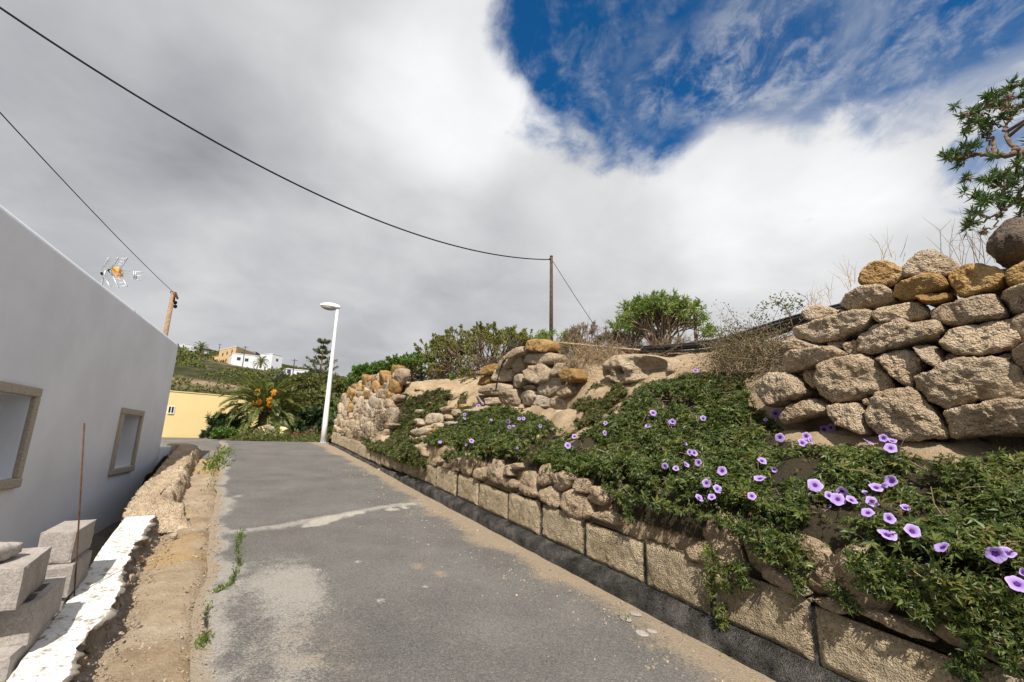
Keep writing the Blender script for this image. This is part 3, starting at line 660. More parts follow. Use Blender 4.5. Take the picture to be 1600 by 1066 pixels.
# mortar bed behind the joints, and footing
tf = np.arange(-3.2, 17.8, 0.05); prof = np.array([(3.27, -0.05), (3.265, 0.06), (3.275, 0.115), (3.30, 0.135), (3.36, 0.168), (3.45, 0.175), (3.45, -0.05)])
far = sst(tf, 8.5, 11.5); Vq = []
for n0, h0 in prof:
    P_ = np.stack([tf, tf * 0 + n0 * 7, tf * 0 + h0 * 7], -1); k = 0.0 if h0 < 0 else 1.0
    Vq.append(W(tf, n0 + k * (0.035 * fbm(P_ * 1.5, 4, 61) + 0.035 * fbm(P_ * np.array([6, 1, 1]), 5, 62, 0.7)) + 0.04 * far, h0 * (1 - 0.72 * far) + k * 0.018 * fbm(P_ * 3, 4, 63) * (1 - far)))
Vq = np.stack(Vq, 1); mk('footing', Vq.reshape(-1, 3), [grid(len(tf), len(prof))[:, ::-1]], M['mortar'], RW, True)
mb = MB()
for j in joints[1:-1]:
    fj = float(sst(j, 9, 12)); c = W(j, 3.5, 0.0); tilt = random.uniform(-0.05, 0.05)
    mb.box(c, U, NV, ZUP + U * tilt, (-0.035, -0.10, 0.1), (0.035, 0.1, 0.50 * (1 - fj) + 0.38 * fj))
mb.build('mortar_joints', M['mortar'], RW)
RS = [zr(p) for p in [[(25,360),(35,250),(60,210),(100,220),(105,300),(85,380)], [(130,390),(140,320),(200,310),(205,370),(180,405)],
 [(200,395),(225,300),(260,250),(310,270),(320,370),(300,430)], [(300,420),(310,375),(380,385),(430,420),(425,460),(350,450)],
 [(315,320),(350,290),(390,330),(400,370),(340,370)], [(390,290),(430,280),(450,310),(430,330),(400,325)],
 [(440,470),(445,380),(480,335),(530,345),(560,420),(565,520),(500,510)], [(570,420),(580,300),(640,280),(665,350),(650,430),(600,445)],
 [(570,510),(600,455),(680,450),(715,500),(700,600),(640,570)], [(665,450),(680,350),(760,340),(820,380),(800,440),(730,475)],
 [(730,560),(745,490),(800,450),(890,500),(895,660),(860,685),(760,630)], [(835,450),(850,380),(920,400),(910,490),(860,490)],
 [(910,530),(940,440),(1020,450),(1060,560),(1000,580),(930,560)], [(895,520),(940,560),(960,640),(900,670)],
 [(950,650),(980,620),(1080,610),(1130,670),(1130,720),(1040,690)]]] + \
 [zq(p) for p in [[(210,575),(225,520),(310,505),(400,530),(412,600),(330,612),(260,595)], [(485,620),(520,605),(640,660),(690,720),(600,712),(510,660)],
 [(870,775),(960,780),(1100,840),(1180,900),(1080,880),(1000,840)], [(1150,850),(1220,810),(1400,870),(1600,980),(1500,1000),(1250,920)], [(690,735),(760,730),(860,780),(820,790),(740,765)]]] + \
 [zp(p) for p in [[(470,550),(500,505),(570,520),(590,600),(560,625),(490,590)], [(660,640),(690,600),(720,640),(700,670)], [(820,690),(850,610),(880,640),(870,735)], [(885,730),(900,600),(960,570),(980,700),(960,770)]]]
for i, px in enumerate(RS): wstone('rubble_stone', px, 3.47, 0.12, 'rubble', RW, 500 + i, res=48, rings=11, p=4.4, tilt=0.4, shrink=-0.06)
# rubble course hidden under the hanging vine carries on
for i in range(18):
    t = -2.6 + i * 0.31; 
    if 2.4 < t < 2.8: continue
    a = np.linspace(0, 2 * math.pi, 8, endpoint=False); hh = 0.74 + 0.04 * random.random()
    pl = np.stack([t + 0.19 * np.cos(a) * (1 + .2 * RNG.uniform(-1, 1, 8)), float(rz(t)) + hh + 0.2 * np.sin(a) * (1 + .2 * RNG.uniform(-1, 1, 8))], -1)
    stone('rubble_stone', pl, 3.52 * NV, U, ZUP, -NV, 0.12, M['rubble'], RW, 560 + i, res=26, rings=7)

# fallen stones on the bank
FS = [('tuff_pale',[(465,300),(490,285),(540,300),(565,340),(520,355),(490,335)]), ('tuff_pale',[(560,340),(600,250),(680,240),(740,300),(700,330),(620,335)]),
 ('tuff_pale',[(620,370),(640,335),(700,325),(720,355),(690,380)]), ('tuff_pale',[(725,350),(760,310),(830,320),(820,345),(760,362)]),
 ('tuff',[(790,250),(800,205),(860,215),(900,260),(850,280)]), ('tuff',[(720,290),(730,255),(790,260),(800,295),(750,300)]),
 ('ochre',[(835,190),(850,165),(910,170),(915,205),(870,220)]), ('tuff',[(700,215),(740,190),(810,190),(790,215),(730,235)]),
 ('ochre',[(605,430),(620,380),(670,365),(695,385),(660,430)]), ('tuff_pale',[(450,400),(490,375),(600,365),(625,400),(560,430),(500,440)]),
 ('tuff',[(240,165),(270,120),(330,85),(370,90),(360,135),(290,170)]), ('tuff_pale',[(905,235),(930,210),(985,215),(970,245),(930,255)]),
 ('tuff',[(500,460),(560,430),(640,435),(600,465),(530,475)]), ('tuff_pale',[(500,240),(515,215),(540,215),(530,250)]),
 ('tuff',[(600,165),(620,150),(650,155),(640,175)])]
FL = {0: 'pale stone', 6: 'ochre stone', 8: 'ochre stone'}
for i, (mt, pts) in enumerate(FS):
    px = zp(pts); cx, cy = np.mean(px, 0); p0, nr0, d = hit(cx, cy)
    if p0 is None: continue
    dn = float(p0 @ NV) - 0.02; pl = plane_poly(px, dn)
    o = stone('fallen_stone', pl, dn * NV, U, ZUP, -NV, 0.13, M[mt], None, 600 + i, res=36, rings=9, p=4.2, tilt=0.5)
    if mt == 'ochre': tag(o, ['rusty ochre fallen stone at the top of the rubble spill', 'rusty ochre fallen stone at the bottom of the rubble spill'][i == 8], 'stone', 'stones fallen on the bank')
    else: tag(o, {9: 'flat broad pale fallen stone beside the lower ochre one', 10: 'lone tan stone stuck high in the dry slope near the far wall'}.get(i, 'pale angular stone lying in the rubble spill below the bare slope'), 'stone', 'stones fallen on the bank')

# eroded tuff outcrop with cavities
px = [(948,592),(952,568),(970,556),(1000,553),(1030,556),(1052,566),(1056,580),(1040,590),(1010,592),(1000,600),(975,602)]
p0, _, _ = hit(1000, 592)
dn = float(p0 @ NV); pl = resample(chaikin(plane_poly(px, dn), 1), 70); c = pl.mean(0); V = []; rings = 26
cav = [plane_poly([(958, 583)], dn)[0], plane_poly([(979, 581)], dn)[0], plane_poly([(1025, 576)], dn)[0]]; cr = [0.07, 0.08, 0.24]
for k in range(rings + 1):
    r = k / rings; q = c + (pl - c) * r; d = 0.17 * (1 - r ** 5) ** (1 / 5)
    for cc, rr in zip(cav, cr): d = d - (0.26 if rr > .1 else .22) * np.exp(-(((q[:, 0] - cc[0]) / rr) ** 4 + ((q[:, 1] - cc[1]) / (rr * 0.6)) ** 4))
    V.append(dn * NV + q[:, :1] * U + q[:, 1:] * ZUP - np.reshape(d * np.ones(len(q)), (-1, 1)) * NV)
V = np.stack(V); V = V + (0.09 * fbm(V * 3, 4, 71) + 0.06 * fbm(V * 10, 4, 72))[..., None] * -NV
gq = []
j = np.arange(70)
for k in range(rings): gq.append(np.stack([k * 70 + j, (k + 1) * 70 + j, (k + 1) * 70 + (j + 1) % 70, k * 70 + (j + 1) % 70], -1))
Vb2 = (dn + 0.4) * NV + pl[:, :1] * U + pl[:, 1:] * ZUP; kk = rings * 70; nb = (rings + 1) * 70
gq.append(np.stack([kk + j, nb + j, nb + (j + 1) % 70, kk + (j + 1) % 70], -1))
oc = mk('rock_outcrop', np.concatenate([V.reshape(-1, 3), Vb2]), [np.concatenate(gq)], M['tuff'], None, True); tag(oc, 'eroded sandy rock ledge with hollowed out cavities below the round green bush', 'rock')

# ------------------------------------------------------------------ left side: parapet, rubble wall, blocks
tc = np.arange(1.2, 7.25, 0.03); ang = [(-1.25, -0.9), (-1.0, -0.5), (-0.97, 0.02), (-0.9, 0.10)]
nc = np.concatenate([[-0.765] * 5, np.linspace(-0.76, -0.50, 24), [-0.49, -0.485, -0.48, -0.475, -0.47, -0.46]])
hc = np.concatenate([[-1.4, -0.5, -0.2, 0.02, 0.09], np.full(24, 0.125), [0.10, 0.065, 0.02, -0.03, -0.08, -0.16]])
T, K = np.meshgrid(tc, np.arange(len(nc)), indexing='ij'); Nc = nc[K].copy(); Hc = hc[K].copy()
jag = 0.085 * fbm(np.stack([tc * 2.6, tc * 0, tc * 0], -1), 6, 81, 0.72); jag2 = 0.03 * fbm(np.stack([tc * 0.8, tc * 0 + 4, tc * 0], -1), 3, 82)
wid = sst(Nc, -0.79, -0.48); Nc += wid * (jag[:, None] + 0.0) - (1 - wid) * 0 + jag2[:, None] - 0.055 * sst(T, 3.8, 7.2) 
P_ = np.stack([T, Nc, Hc], -1)
topm = (K >= 4) & (K < 29)
Hc += topm * (0.018 * fbm(P_ * 3, 4, 83) + 0.012 * fbm(P_ * 14, 4, 84)) - 0.03 * topm * sst(fbm(P_ * np.array([3, 3, 0]), 3, 86), 0.2, 0.35) * sst(Nc, -0.62, -0.5)
Nc += (K >= 28) * (0.06 * fbm(P_ * 7, 4, 85) + 0.045 * fbm(P_ * 20, 3, 87)) + 0.10 * sst(K, 29.5, 35) * (1 + fbm(P_ * 4, 3, 88)) * 0.6 - 0.05 * ((K > 29) & (K < 33))
end = sst(T, 7.12, 7.25); Hc = Hc - end * 0.12 * (Hc > 0)
wash = topm * 1.0 * (1 - 0.9 * sst(wid, 0.93, 1.0)) + (K < 4) * 0.6
g = grid(len(tc), len(nc)); e0 = np.arange(len(nc))
pw = mk('parapet_wall', W(T, Nc, Hc).reshape(-1, 3), [g], M['capwhite'], None, True, attrs=dict(wash=wash.ravel()))
rgp = np.random.default_rng(745)
for i in range(46):
    tp_ = 1.6 + i * 0.122 + rgp.uniform(-.04, .04); kq = int(np.clip((tp_ - 1.2) / 0.03, 0, len(tc) - 1)); nq = Nc[kq, 31]; sz = rgp.uniform(.03, .075); a = np.linspace(0, 6.283, 6, endpoint=False) + rgp.random()
    pl = np.stack([sz * 1.2 * np.cos(a), sz * .8 * np.sin(a)], -1) * (1 + .3 * rgp.uniform(-1, 1, (6, 1)))
    stone('rubble_stone', pl, W(tp_, nq - 0.02 + rgp.uniform(-.02, .05), rgp.uniform(-.12, .055)), U, ZUP, NV, sz * .9, M['tuff' if i % 3 else 'rubble'], pw, 750 + i, res=16, rings=5, p=3.5, tilt=.5)
tag(pw, 'low parapet wall with flaking whitewashed top and crumbling edge, beside the dirt verge', 'wall')

# rubble wall further on
tc = np.arange(7.0, 14.6, 0.025)
nc = np.concatenate([[-0.92] * 5, np.linspace(-0.9, -0.5, 22), [-0.47, -0.45, -0.43, -0.42, -0.41]]); hc = np.concatenate([[-1.6, -0.6, -0.2, 0.05, 0.14], np.full(22, 0.2), [0.17, 0.12, 0.05, -0.02, -0.1]])
T, K = np.meshgrid(tc, np.arange(len(nc)), indexing='ij'); Nc = nc[K].copy(); Hc = hc[K].copy()
Nc += (0.22 * (1 - sst(T, 7.0, 8.0)) + 0.05 * fbm(np.stack([T * 1.4, T * 0, T * 0], -1), 3, 91)) * sst(Nc, -0.95, -0.45) + (K < 6) * 0.05
P_ = np.stack([T, Nc, Hc], -1); Hc += (K > 3) * (0.06 * fbm(P_ * 1.8, 4, 92) + 0.07 * np.abs(fbm(P_ * 5, 4, 93)) + 0.05 * fbm(P_ * 14, 4, 97)); Nc += (K > 22) * (0.08 * fbm(P_ * 5, 4, 94) + 0.06 * fbm(P_ * 14, 3, 98))
en = 1 - sst(T, 7.0, 7.3); Hc = np.where(Hc > -0.05, Hc * (1 - en) - 0.05 * en, Hc)
rw2 = mk('rubble_wall', W(T, Nc, Hc).reshape(-1, 3), [grid(len(tc), len(nc))], M['tuff'], None, True)
tag(rw2, 'broken tan rubble wall crest between ochre dirt and the house', 'wall')
es = []
ps = [(258, 708), (262, 692), (300, 693), (310, 698), (308, 711), (285, 714)]
dd = 14.6
pl = np.array([[float((CAM + ray(x, y) * (dd / (ray(x, y) @ U))) @ NV), (CAM + ray(x, y) * (dd / (ray(x, y) @ U)))[2]] for x, y in ps])
eo = stone('kerb_stone', pl, dd * U, NV, ZUP, -U, 0.3, M['tuff_pale'], None, 700, res=36, rings=9, p=5); tag(eo, 'squared pale stone block closing the end of the rubble wall by the house corner', 'stone block')

# concrete blocks in the yard
def hollow(L, Wd, H, cav, name, label, org, yaw=0.0, flip=False, tiltx=0.0):
    """block with length along e1, width along e2, height along e3; cav = list of (x0,x1,y0,y1) holes open upward"""
    c, s = math.cos(yaw), math.sin(yaw); e1 = U * c + NV * s; e2 = NV * c - U * s; e3 = ZUP
    e1 = e1 * math.cos(tiltx) + ZUP * math.sin(tiltx); e3 = np.cross(e2, e1) if np.cross(e2, e1)[2] > 0 else np.cross(e1, e2)
    xs = sorted({0, L, *[v for q in cav for v in q[:2]]}); ys = sorted({0, Wd, *[v for q in cav for v in q[2:]]})
    sol = np.ones((len(xs) - 1, len(ys) - 1), bool)
    for i in range(len(xs) - 1):
        for j in range(len(ys) - 1):
            mx, my = (xs[i] + xs[i + 1]) / 2, (ys[j] + ys[j + 1]) / 2
            if any(q[0] < mx < q[1] and q[2] < my < q[3] for q in cav): sol[i, j] = False
    V = []; Q = []; idx = {}
    def vid(x, y, z):
        k = (round(x, 4), round(y, 4), round(z, 4))
        if k not in idx: idx[k] = len(V); V.append(np.asarray(org) + e1 * x + e2 * (y - Wd) + e3 * z)
        return idx[k]
    zb = 0.0
    for i in range(len(xs) - 1):
        for j in range(len(ys) - 1):
            x0, x1, y0, y1 = xs[i], xs[i + 1], ys[j], ys[j + 1]
            zt = H if sol[i, j] else 0.02
            Q.append([vid(x0, y0, zt), vid(x1, y0, zt), vid(x1, y1, zt), vid(x0, y1, zt)])
            Q.append([vid(x0, y0, 0), vid(x0, y1, 0), vid(x1, y1, 0), vid(x1, y0, 0)])
            if sol[i, j]:
                for (di, dj, a, b) in ((-1, 0, (x0, y0), (x0, y1)), (1, 0, (x1, y1), (x1, y0)), (0, -1, (x1, y0), (x0, y0)), (0, 1, (x0, y1), (x1, y1))):
                    ii, jj = i + di, j + dj; out = not (0 <= ii < len(xs) - 1 and 0 <= jj < len(ys) - 1)
                    if out or not sol[ii, jj]:
                        z0 = 0 if out else 0.02
                        Q.append([vid(*a, z0), vid(*b, z0), vid(*b, H), vid(*a, H)])
            else:
                for (di, dj, a, b) in ((-1, 0, (x0, y0), (x0, y1)), (1, 0, (x1, y1), (x1, y0)), (0, -1, (x1, y0), (x0, y0)), (0, 1, (x0, y1), (x1, y1))):
                    ii, jj = i + di, j + dj
                    if not (0 <= ii < len(xs) - 1 and 0 <= jj < len(ys) - 1): Q.append([vid(*a, 0), vid(*b, 0), vid(*b, 0.02), vid(*a, 0.02)])
    o = mk(name, V, [np.array(Q)], M['concrete']); tag(o, label, 'concrete block', 'concrete blocks stacked in the yard')
    bm = bmesh.new(); bm.from_mesh(o.data); bmesh.ops.remove_doubles(bm, verts=bm.verts, dist=1e-5); bmesh.ops.recalc_face_normals(bm, faces=bm.faces)
    bmesh.ops.subdivide_edges(bm, edges=[e for e in bm.edges if e.calc_length() > 0.09], cuts=9, use_grid_fill=True); bm.normal_update()
    vs = list(bm.verts); Pw = np.array([v.co for v in vs]) + np.array(o['_org']); f1 = fbm(Pw * 45, 3, 731, 0.6); f2 = fbm(Pw * 9, 3, 733)
    for v, a, b in zip(vs, f1, f2):
        nl = [f.normal for f in v.link_faces]; sharp = any(nl[0].dot(q) < 0.5 for q in nl[1:]); mean = sum(nl, Vector()).normalized()
        v.co += mean * (0.0025 * a - ((0.004 + 0.022 * max(0.0, b + 0.35 * a - 0.18)) if sharp else 0.0))
    bm.to_mesh(o.data); bm.free(); return o
def at_(t, n, z): return t * U + n * NV + z * ZUP
H3 = [(0.05, 0.23, 0.04, 0.10), (0.27, 0.45, 0.04, 0.10), (0.05, 0.23, 0.14, 0.20), (0.27, 0.45, 0.14, 0.20)]
B = 0.218
hollow(0.55, 0.20, B, [], 'concrete_block', 'topmost grey block, standing alone at the far end of the stack', at_(4.66, -0.80, 0.728), 0.02)
hollow(0.52, 0.24, B, [(0.46, 0.52, 0.05, 0.19)], 'concrete_block', 'grey block directly under the topmost far one, hollow at its end', at_(4.62, -0.775, 0.508), 0.03)
hollow(0.52, 0.24, B, [], 'concrete_block', 'long grey block tilted across the near pile, carrying the broken piece', at_(3.70, -0.82, 0.703), -0.02, tiltx=0.02)
hollow(0.60, 0.25, B, H3, 'concrete_block', 'grey hollow block with open cells, right against the white parapet', at_(3.82, -0.765, 0.480), 0.0)
hollow(0.55, 0.25, B, [], 'concrete_block', 'lowest grey block at the bottom left, below the hollow one', at_(3.68, -0.79, 0.272), 0.06)
hollow(0.55, 0.25, B, [], 'concrete_block', 'grey base block under the lowest near one', at_(3.75, -0.80, 0.052), 0.02)
hollow(0.52, 0.24, B, [], 'concrete_block', 'grey block buried mid height below the far hollow one', at_(4.64, -0.79, 0.288), 0.05)
hollow(0.52, 0.24, B, [], 'concrete_block', 'grey base block of the far end of the stack', at_(4.62, -0.80, 0.068), 0.0)
hollow(0.52, 0.25, B, [], 'concrete_block', 'grey block at the left edge of the near pile, behind the broken piece', at_(3.95, -1.10, 0.492), -0.04)
hollow(0.52, 0.25, B, [], 'concrete_block', 'grey block below the left edge one of the near pile', at_(3.95, -1.08, 0.272), 0.04)
hollow(0.52, 0.25, B, [], 'concrete_block', 'grey ground block at the left of the near pile', at_(3.95, -1.09, 0.052), 0.04)
fr = stone('block_fragment', np.array([[3.70, -1.12], [3.72, -0.98], [3.84, -0.93], [3.98, -0.90], [4.02, -0.98], [3.98, -1.15]]), 0.975 * ZUP, U, NV, ZUP, 0.045, M['concrete'], None, 720, res=36, rings=8, p=6, rough=0.02)
tag(fr, 'broken chunk of grey block lying on the near pile', 'block piece')
a, b_ = P_s(117, 918, 3.28), P_s(132, 661, 3.36)
mbx = MB().tube([a - (b_ - a) * 0.75, a, (a + b_) / 2 + U * 0.006, b_], 0.0052, 7); o = mbx.build('steel_rod', M['rust'], None, True); tag(o, 'thin rusty reinforcing rod standing upright among the concrete blocks', 'metal rod')

# black membrane at the far end of the pit
tcs = np.linspace(10.0, 13.6, 40); ks = np.linspace(0, 1, 14); T, K = np.meshgrid(tcs, ks, indexing='ij')
Nm = -1.02 - 0.12 * (1 - K) + 0.05 * fbm(np.stack([T * 2, K * 3, T * 0], -1), 3, 95); Hm = -0.9 + 1.0 * K + 0.05 * fbm(np.stack([T * 1.5, K * 2, T * 0 + 3], -1), 3, 96)
mm = mk('plastic_sheet', W(T, Nm, Hm).reshape(-1, 3), [grid(40, 14)], M['black'], None, True); tag(mm, 'crumpled black plastic sheet tucked between the house and the rubble wall', 'plastic sheet')
so = mm.modifiers.new('thick', 'SOLIDIFY'); so.thickness = 0.006
# ------------------------------------------------------------------ white house
C0 = P_s(279.6, 535.3, 11.0); ZR = float(C0[2]); HA = math.radians(-24.8)
HD = np.array([math.sin(HA), math.cos(HA), 0]); HN = np.array([math.cos(HA), -math.sin(HA), 0]); C0g = np.array([C0[0], C0[1], 0.0])
def HP(d, k, z): return C0g + HD * d + HN * k + ZUP * z
HOUSE = empty('white_house', HP(-6, 0, 0), 'long white rendered house with stone framed windows, shaded side beside the lane', 'house')
ops = [(-7.10, -6.08, 1.13, 2.03), (-2.96, -1.93, 1.04, 1.97)]
mb = MB(); xs = sorted({-16.0, 0.0, *[v for o in ops for v in o[:2]]}); zs = sorted({-0.6, ZR - 0.12, *[v for o in ops for v in o[2:]]})
for i in range(len(xs) - 1):
    for j in range(len(zs) - 1):
        mx, mz = (xs[i] + xs[i + 1]) / 2, (zs[j] + zs[j + 1]) / 2
        if any(o[0] < mx < o[1] and o[2] < mz < o[3] for o in ops): continue
        mb.add([HP(xs[i], 0, zs[j]), HP(xs[i + 1], 0, zs[j]), HP(xs[i + 1], 0, zs[j + 1]), HP(xs[i], 0, zs[j + 1])], Q=[(0, 1, 2, 3)])
RD = 0.32
for (a, b, c, d) in ops:    # reveals
    for p, q in (((a, c), (b, c)), ((b, c), (b, d)), ((b, d), (a, d)), ((a, d), (a, c))):
        mb.add([HP(p[0], 0, p[1]), HP(q[0], 0, q[1]), HP(q[0], -RD, q[1]), HP(p[0], -RD, p[1])], Q=[(0, 1, 2, 3)])
# rounded parapet edge running back over the roof
r = 0.12; an = np.linspace(0, math.pi, 13); rim = [(-r + r * math.cos(x) - (0.12 if x > 1.6 else 0), ZR - r + r * math.sin(x)) for x in an] + [(-2 * r - 0.12, ZR - 0.35), (-8, ZR - 0.36), (-8, -0.6)]
V = [HP(-16, k, z) for k, z in rim] + [HP(0, k, z) for k, z in rim]; m_ = len(rim)
mb.add(V, Q=[(i, i + m_, i + 1 + m_, i + 1) for i in range(m_ - 1)])
for d in (0, -16): mb.add([HP(d, 0, -0.6), HP(d, -8, -0.6), HP(d, -8, ZR - r), HP(d, 0, ZR - r)], Q=[(0, 1, 2, 3)])
mb.box(HP(0, 0, 0), HD, HN, ZUP, (-0.22, -8, ZR - 0.5), (0.02, -0.17, ZR))
mb.build('wall', M['white_plaster'], HOUSE)
for (a, b, c, d), nm in zip(ops, ('w1', 'w2')):
    f = MB(); sw = 0.105
    f.box(HP(0, 0, 0), HD, HN, ZUP, (a - sw, -0.02, d), (b + sw, 0.045, d + sw)); f.box(HP(0, 0, 0), HD, HN, ZUP, (a - sw, -0.02, c - sw), (b + sw, 0.055, c))
    f.box(HP(0, 0, 0), HD, HN, ZUP, (a - sw, -0.02, c + .001), (a, 0.045, d - .001)); f.box(HP(0, 0, 0), HD, HN, ZUP, (b, -0.02, c + .001), (b + sw, 0.045, d - .001))
    wn = f.build('window', M['surround'], HOUSE); bevel(wn, 0.014, 2)
    s = MB(); w_ = 0.045
    for x0, x1 in ((a, a + w_), (b - w_, b), ((a + b) / 2 - .03, (a + b) / 2 + .03)): s.box(HP(0, 0, 0), HD, HN, ZUP, (x0, -RD + .001, c), (x1, -RD + 0.05, d))
    for z0, z1 in ((c, c + w_), (d - w_, d)): s.box(HP(0, 0, 0), HD, HN, ZUP, (a + w_, -RD + .002, z0), (b - w_, -RD + 0.048, z1))
    s.build('sash', M['white_metal'], wn)
    g = MB(); g.box(HP(0, 0, 0), HD, HN, ZUP, (a, -RD - 0.01, c), (b, -RD + 0.012, d)); g.build('pane', M['glass'], wn)
lw = MB().box(HP(0, 0, 0), HD, HN, ZUP, (0.03, -2.6, -0.2), (1.35, 0.05, 1.36)); o = lw.build('garden_wall', M['white_plaster']); bevel(o, 0.03, 2)
tag(o, 'short low white garden wall standing against the far corner of the white house', 'wall')

# TV antenna on the roof
A0 = P_s(160, 445, 8.0); ANT = empty('tv_antenna', [A0[0], A0[1], ZR - 0.36], 'grey roof aerial with orange junction box above the white parapet', 'antenna')
def AP(x, y, s=8.0): return P_s(140 + x / 8.2, 390 + y / 8.2, s)
base_ = AP(165, 400); MB().tube([np.array([base_[0], base_[1], ZR - 0.37]), base_, AP(205, 270)], 0.014, 8).build('mast', M['metal'], ANT, True)
MB().tube([AP(160, 255), AP(250, 268), AP(360, 285), AP(430, 300)], 0.014, 6).build('boom', M['metal'], ANT, True)
rf = MB()
tops = [(245, 110), (365, 105), (480, 108)]; mids = [(150, 252), (270, 250), (385, 258)]; bots = [(262, 475), (368, 485), (478, 470)]; kn = [(175, 330), (262, 270), (395, 320)]
for (tx, ty), (mx, my) in zip(tops, mids): rf.tube([AP(mx, my, 7.9), AP(tx, ty, 7.75)], 0.014, 6)
rf.build('upper_reflector', M['metal'], ANT, True)
rl = MB()
for (tx, ty), (mx, my) in zip(bots, kn): rl.tube([AP(mx, my, 7.95), AP(tx, ty, 7.8)], 0.013, 6)
for k in np.linspace(0.2, 0.95, 4):
    for A_, B_, sA in ((mids, tops, (7.9, 7.75)), (kn, bots, (7.95, 7.8))):
        pts = [AP(m[0] + (t[0] - m[0]) * k, m[1] + (t[1] - m[1]) * k, sA[0] + (sA[1] - sA[0]) * k) for m, t in zip(A_, B_)]; rl.tube(pts, 0.004, 5)
rl.build('lower_reflector', M['metal'], ANT, True)
ob = MB(); c = AP(360, 285); ob.box(c, HD, HN, ZUP, (-0.11, -0.05, -0.045), (0.06, 0.05, 0.05)); ob.box(c, HD, HN, ZUP, (0.062, -0.03, -0.07), (0.2, 0.03, 0.02)); bevel(ob.build('junction_box', M['orange_plastic'], ANT), 0.015, 3)
dr = MB()
for a_, b_ in (((420, 270), (690, 290)), ((420, 300), (705, 350)), ((430, 340), (660, 400))): dr.tube([AP(*a_), AP(*b_)], 0.005, 5)
dr.build('director_rods', M['metal'], ANT, True)
dl = MB()
for x in (566, 592): dl.tube([AP(x, 280), AP(x + 2, 385)], 0.012, 6)
dl.build('director', M['metal'], ANT, True)
MB().tube([AP(150, 295, 7.97), AP(165, 325, 7.97)], 0.02, 8).build('clamp', M['cable'], ANT, True); MB().tube([AP(245, 260, 7.97), AP(275, 290, 7.97)], 0.025, 8).build('clamp', M['cable'], ANT, True)

# ------------------------------------------------------------------ street lamp
LB = W(18.45, 3.22, 0.0); sL = 17.0; LT = P_s(526, 468, 17.0); LT = np.array([LB[0], LB[1], LT[2] * 1.0]); 
LAMP = empty('street_lamp', LB, 'white street lamp with tapered post and flat head at the crest of the lane', 'street lamp')
zz = np.linspace(0, 1, 8); MB().tube([LB + (LT - LB) * z for z in zz], [0.105 - 0.055 * z for z in zz], 20).build('post', M['white_metal'], LAMP, True)
bp = MB(); bp.box(LB, U, NV, ZUP, (-0.18, -0.18, -0.03), (0.18, 0.18, 0.03)); bevel(bp.build('base_plate', M['metal'], LAMP), 0.01)
MB().box(LB + ZUP * 0.75 - NV * 0.095, U, -NV, ZUP, (-.045, -.01, -.16), (.045, .012, .16)).build('access_door', M['metal'], LAMP)
hd = -U * 0.0 + np.array([-0.93, -0.12, 0.09]); hd /= np.linalg.norm(hd); sd_ = np.cross(ZUP, hd); sd_ /= np.linalg.norm(sd_); upd = np.cross(hd, sd_)
def lens_body(L, Wd, hu, hl, o, n=22, k=24):
    V = []; 
    for i in range(n + 1):
        u = i / n; w = Wd * (math.sin(math.pi * min(1, max(0.0, u * 0.92 + 0.06))) ** 0.55); 
        for j in range(k):
            a = 2 * math.pi * j / k; y = math.cos(a) * w / 2; z = (math.sin(a) * (hu if math.sin(a) > 0 else hl)) * (math.sin(math.pi * (u * 0.9 + 0.08)) ** 0.5)
            V.append(o + hd * (u * L) + sd_ * y + upd * z)
    i = np.arange(n)[:, None] * k; j = np.arange(k)[None]
    Q = np.stack([i + j, i + (j + 1) % k, i + k + (j + 1) % k, i + k + j], -1).reshape(-1, 4)
    return V, Q, [np.arange(k)[::-1][None], (n * k + np.arange(k))[None]]
o0 = LT - hd * 0.10
V, Q, caps = lens_body(0.78, 0.32, 0.15, 0.05, o0); mk('lamp_head', V, [Q] + caps, M['white_metal'], LAMP, True)
V, Q, caps = lens_body(0.60, 0.27, 0.015, 0.13, o0 + hd * 0.13 - upd * 0.03); mk('lamp_cover', V, [Q] + caps, M['lampglass'], LAMP, True)
MB().tube([LT - ZUP * 0.08, LT + upd * 0.02], [0.05, 0.06], 14).build('collar', M['metal'], LAMP, True)

# ------------------------------------------------------------------ poles and cables
PB = P_s(862, 500, 20.0); PTp = P_s(861.5, 401, 20.0); PB = np.array([PTp[0], PTp[1], PB[2] - 1.6])
POLE = empty('utility_pole', PB, 'dark brown wooden utility pole rising behind the bushes on the bank', 'utility pole')
MB().tube([PB, (PB + PTp) / 2, PTp], [0.085, 0.075, 0.065], 12).build('pole', M['wood'], POLE, True)
MB().tube([PTp - ZUP * 0.12 + NV * 0.05, PTp - ZUP * 0.12 - NV * 0.12], 0.02, 8).tube([PTp - ZUP * 0.02, PTp + ZUP * 0.03], 0.07, 10).build('bracket', M['rust'], POLE, True)
P2T = P_s(271, 457, 24.0); P2B = np.array([P2T[0], P2T[1], 1.2])
POLE2 = empty('utility_pole', P2B, 'tan wooden utility pole with two black insulators behind the white house', 'utility pole')
MB().tube([P2B, (P2B + P2T) / 2, P2T], [0.13, 0.115, 0.10], 12).build('pole', M['wood_tan'], POLE2, True)
for y in (473, 479): 
    p = P_s(273.8, y, 24.0); ii = MB().tube([p - ZUP * 0.1, p - ZUP * 0.04, p + ZUP * 0.05, p + ZUP * 0.09], [0.03, 0.09, 0.09, 0.04], 10); ii.build('insulator', M['cable'], POLE2, True)
MB().tube([P2T + np.array([-.15, 0, .02]), P2T + np.array([.12, 0, -.02]), P2T + np.array([.28, 0, -.35])], 0.05, 8).tube([P2T - ZUP * 0.5 + np.array([.1, 0, 0]), P2T - ZUP * 0.05 + np.array([.1, 0, 0])], 0.05, 8).build('bracket', M['rust'], POLE2, True)
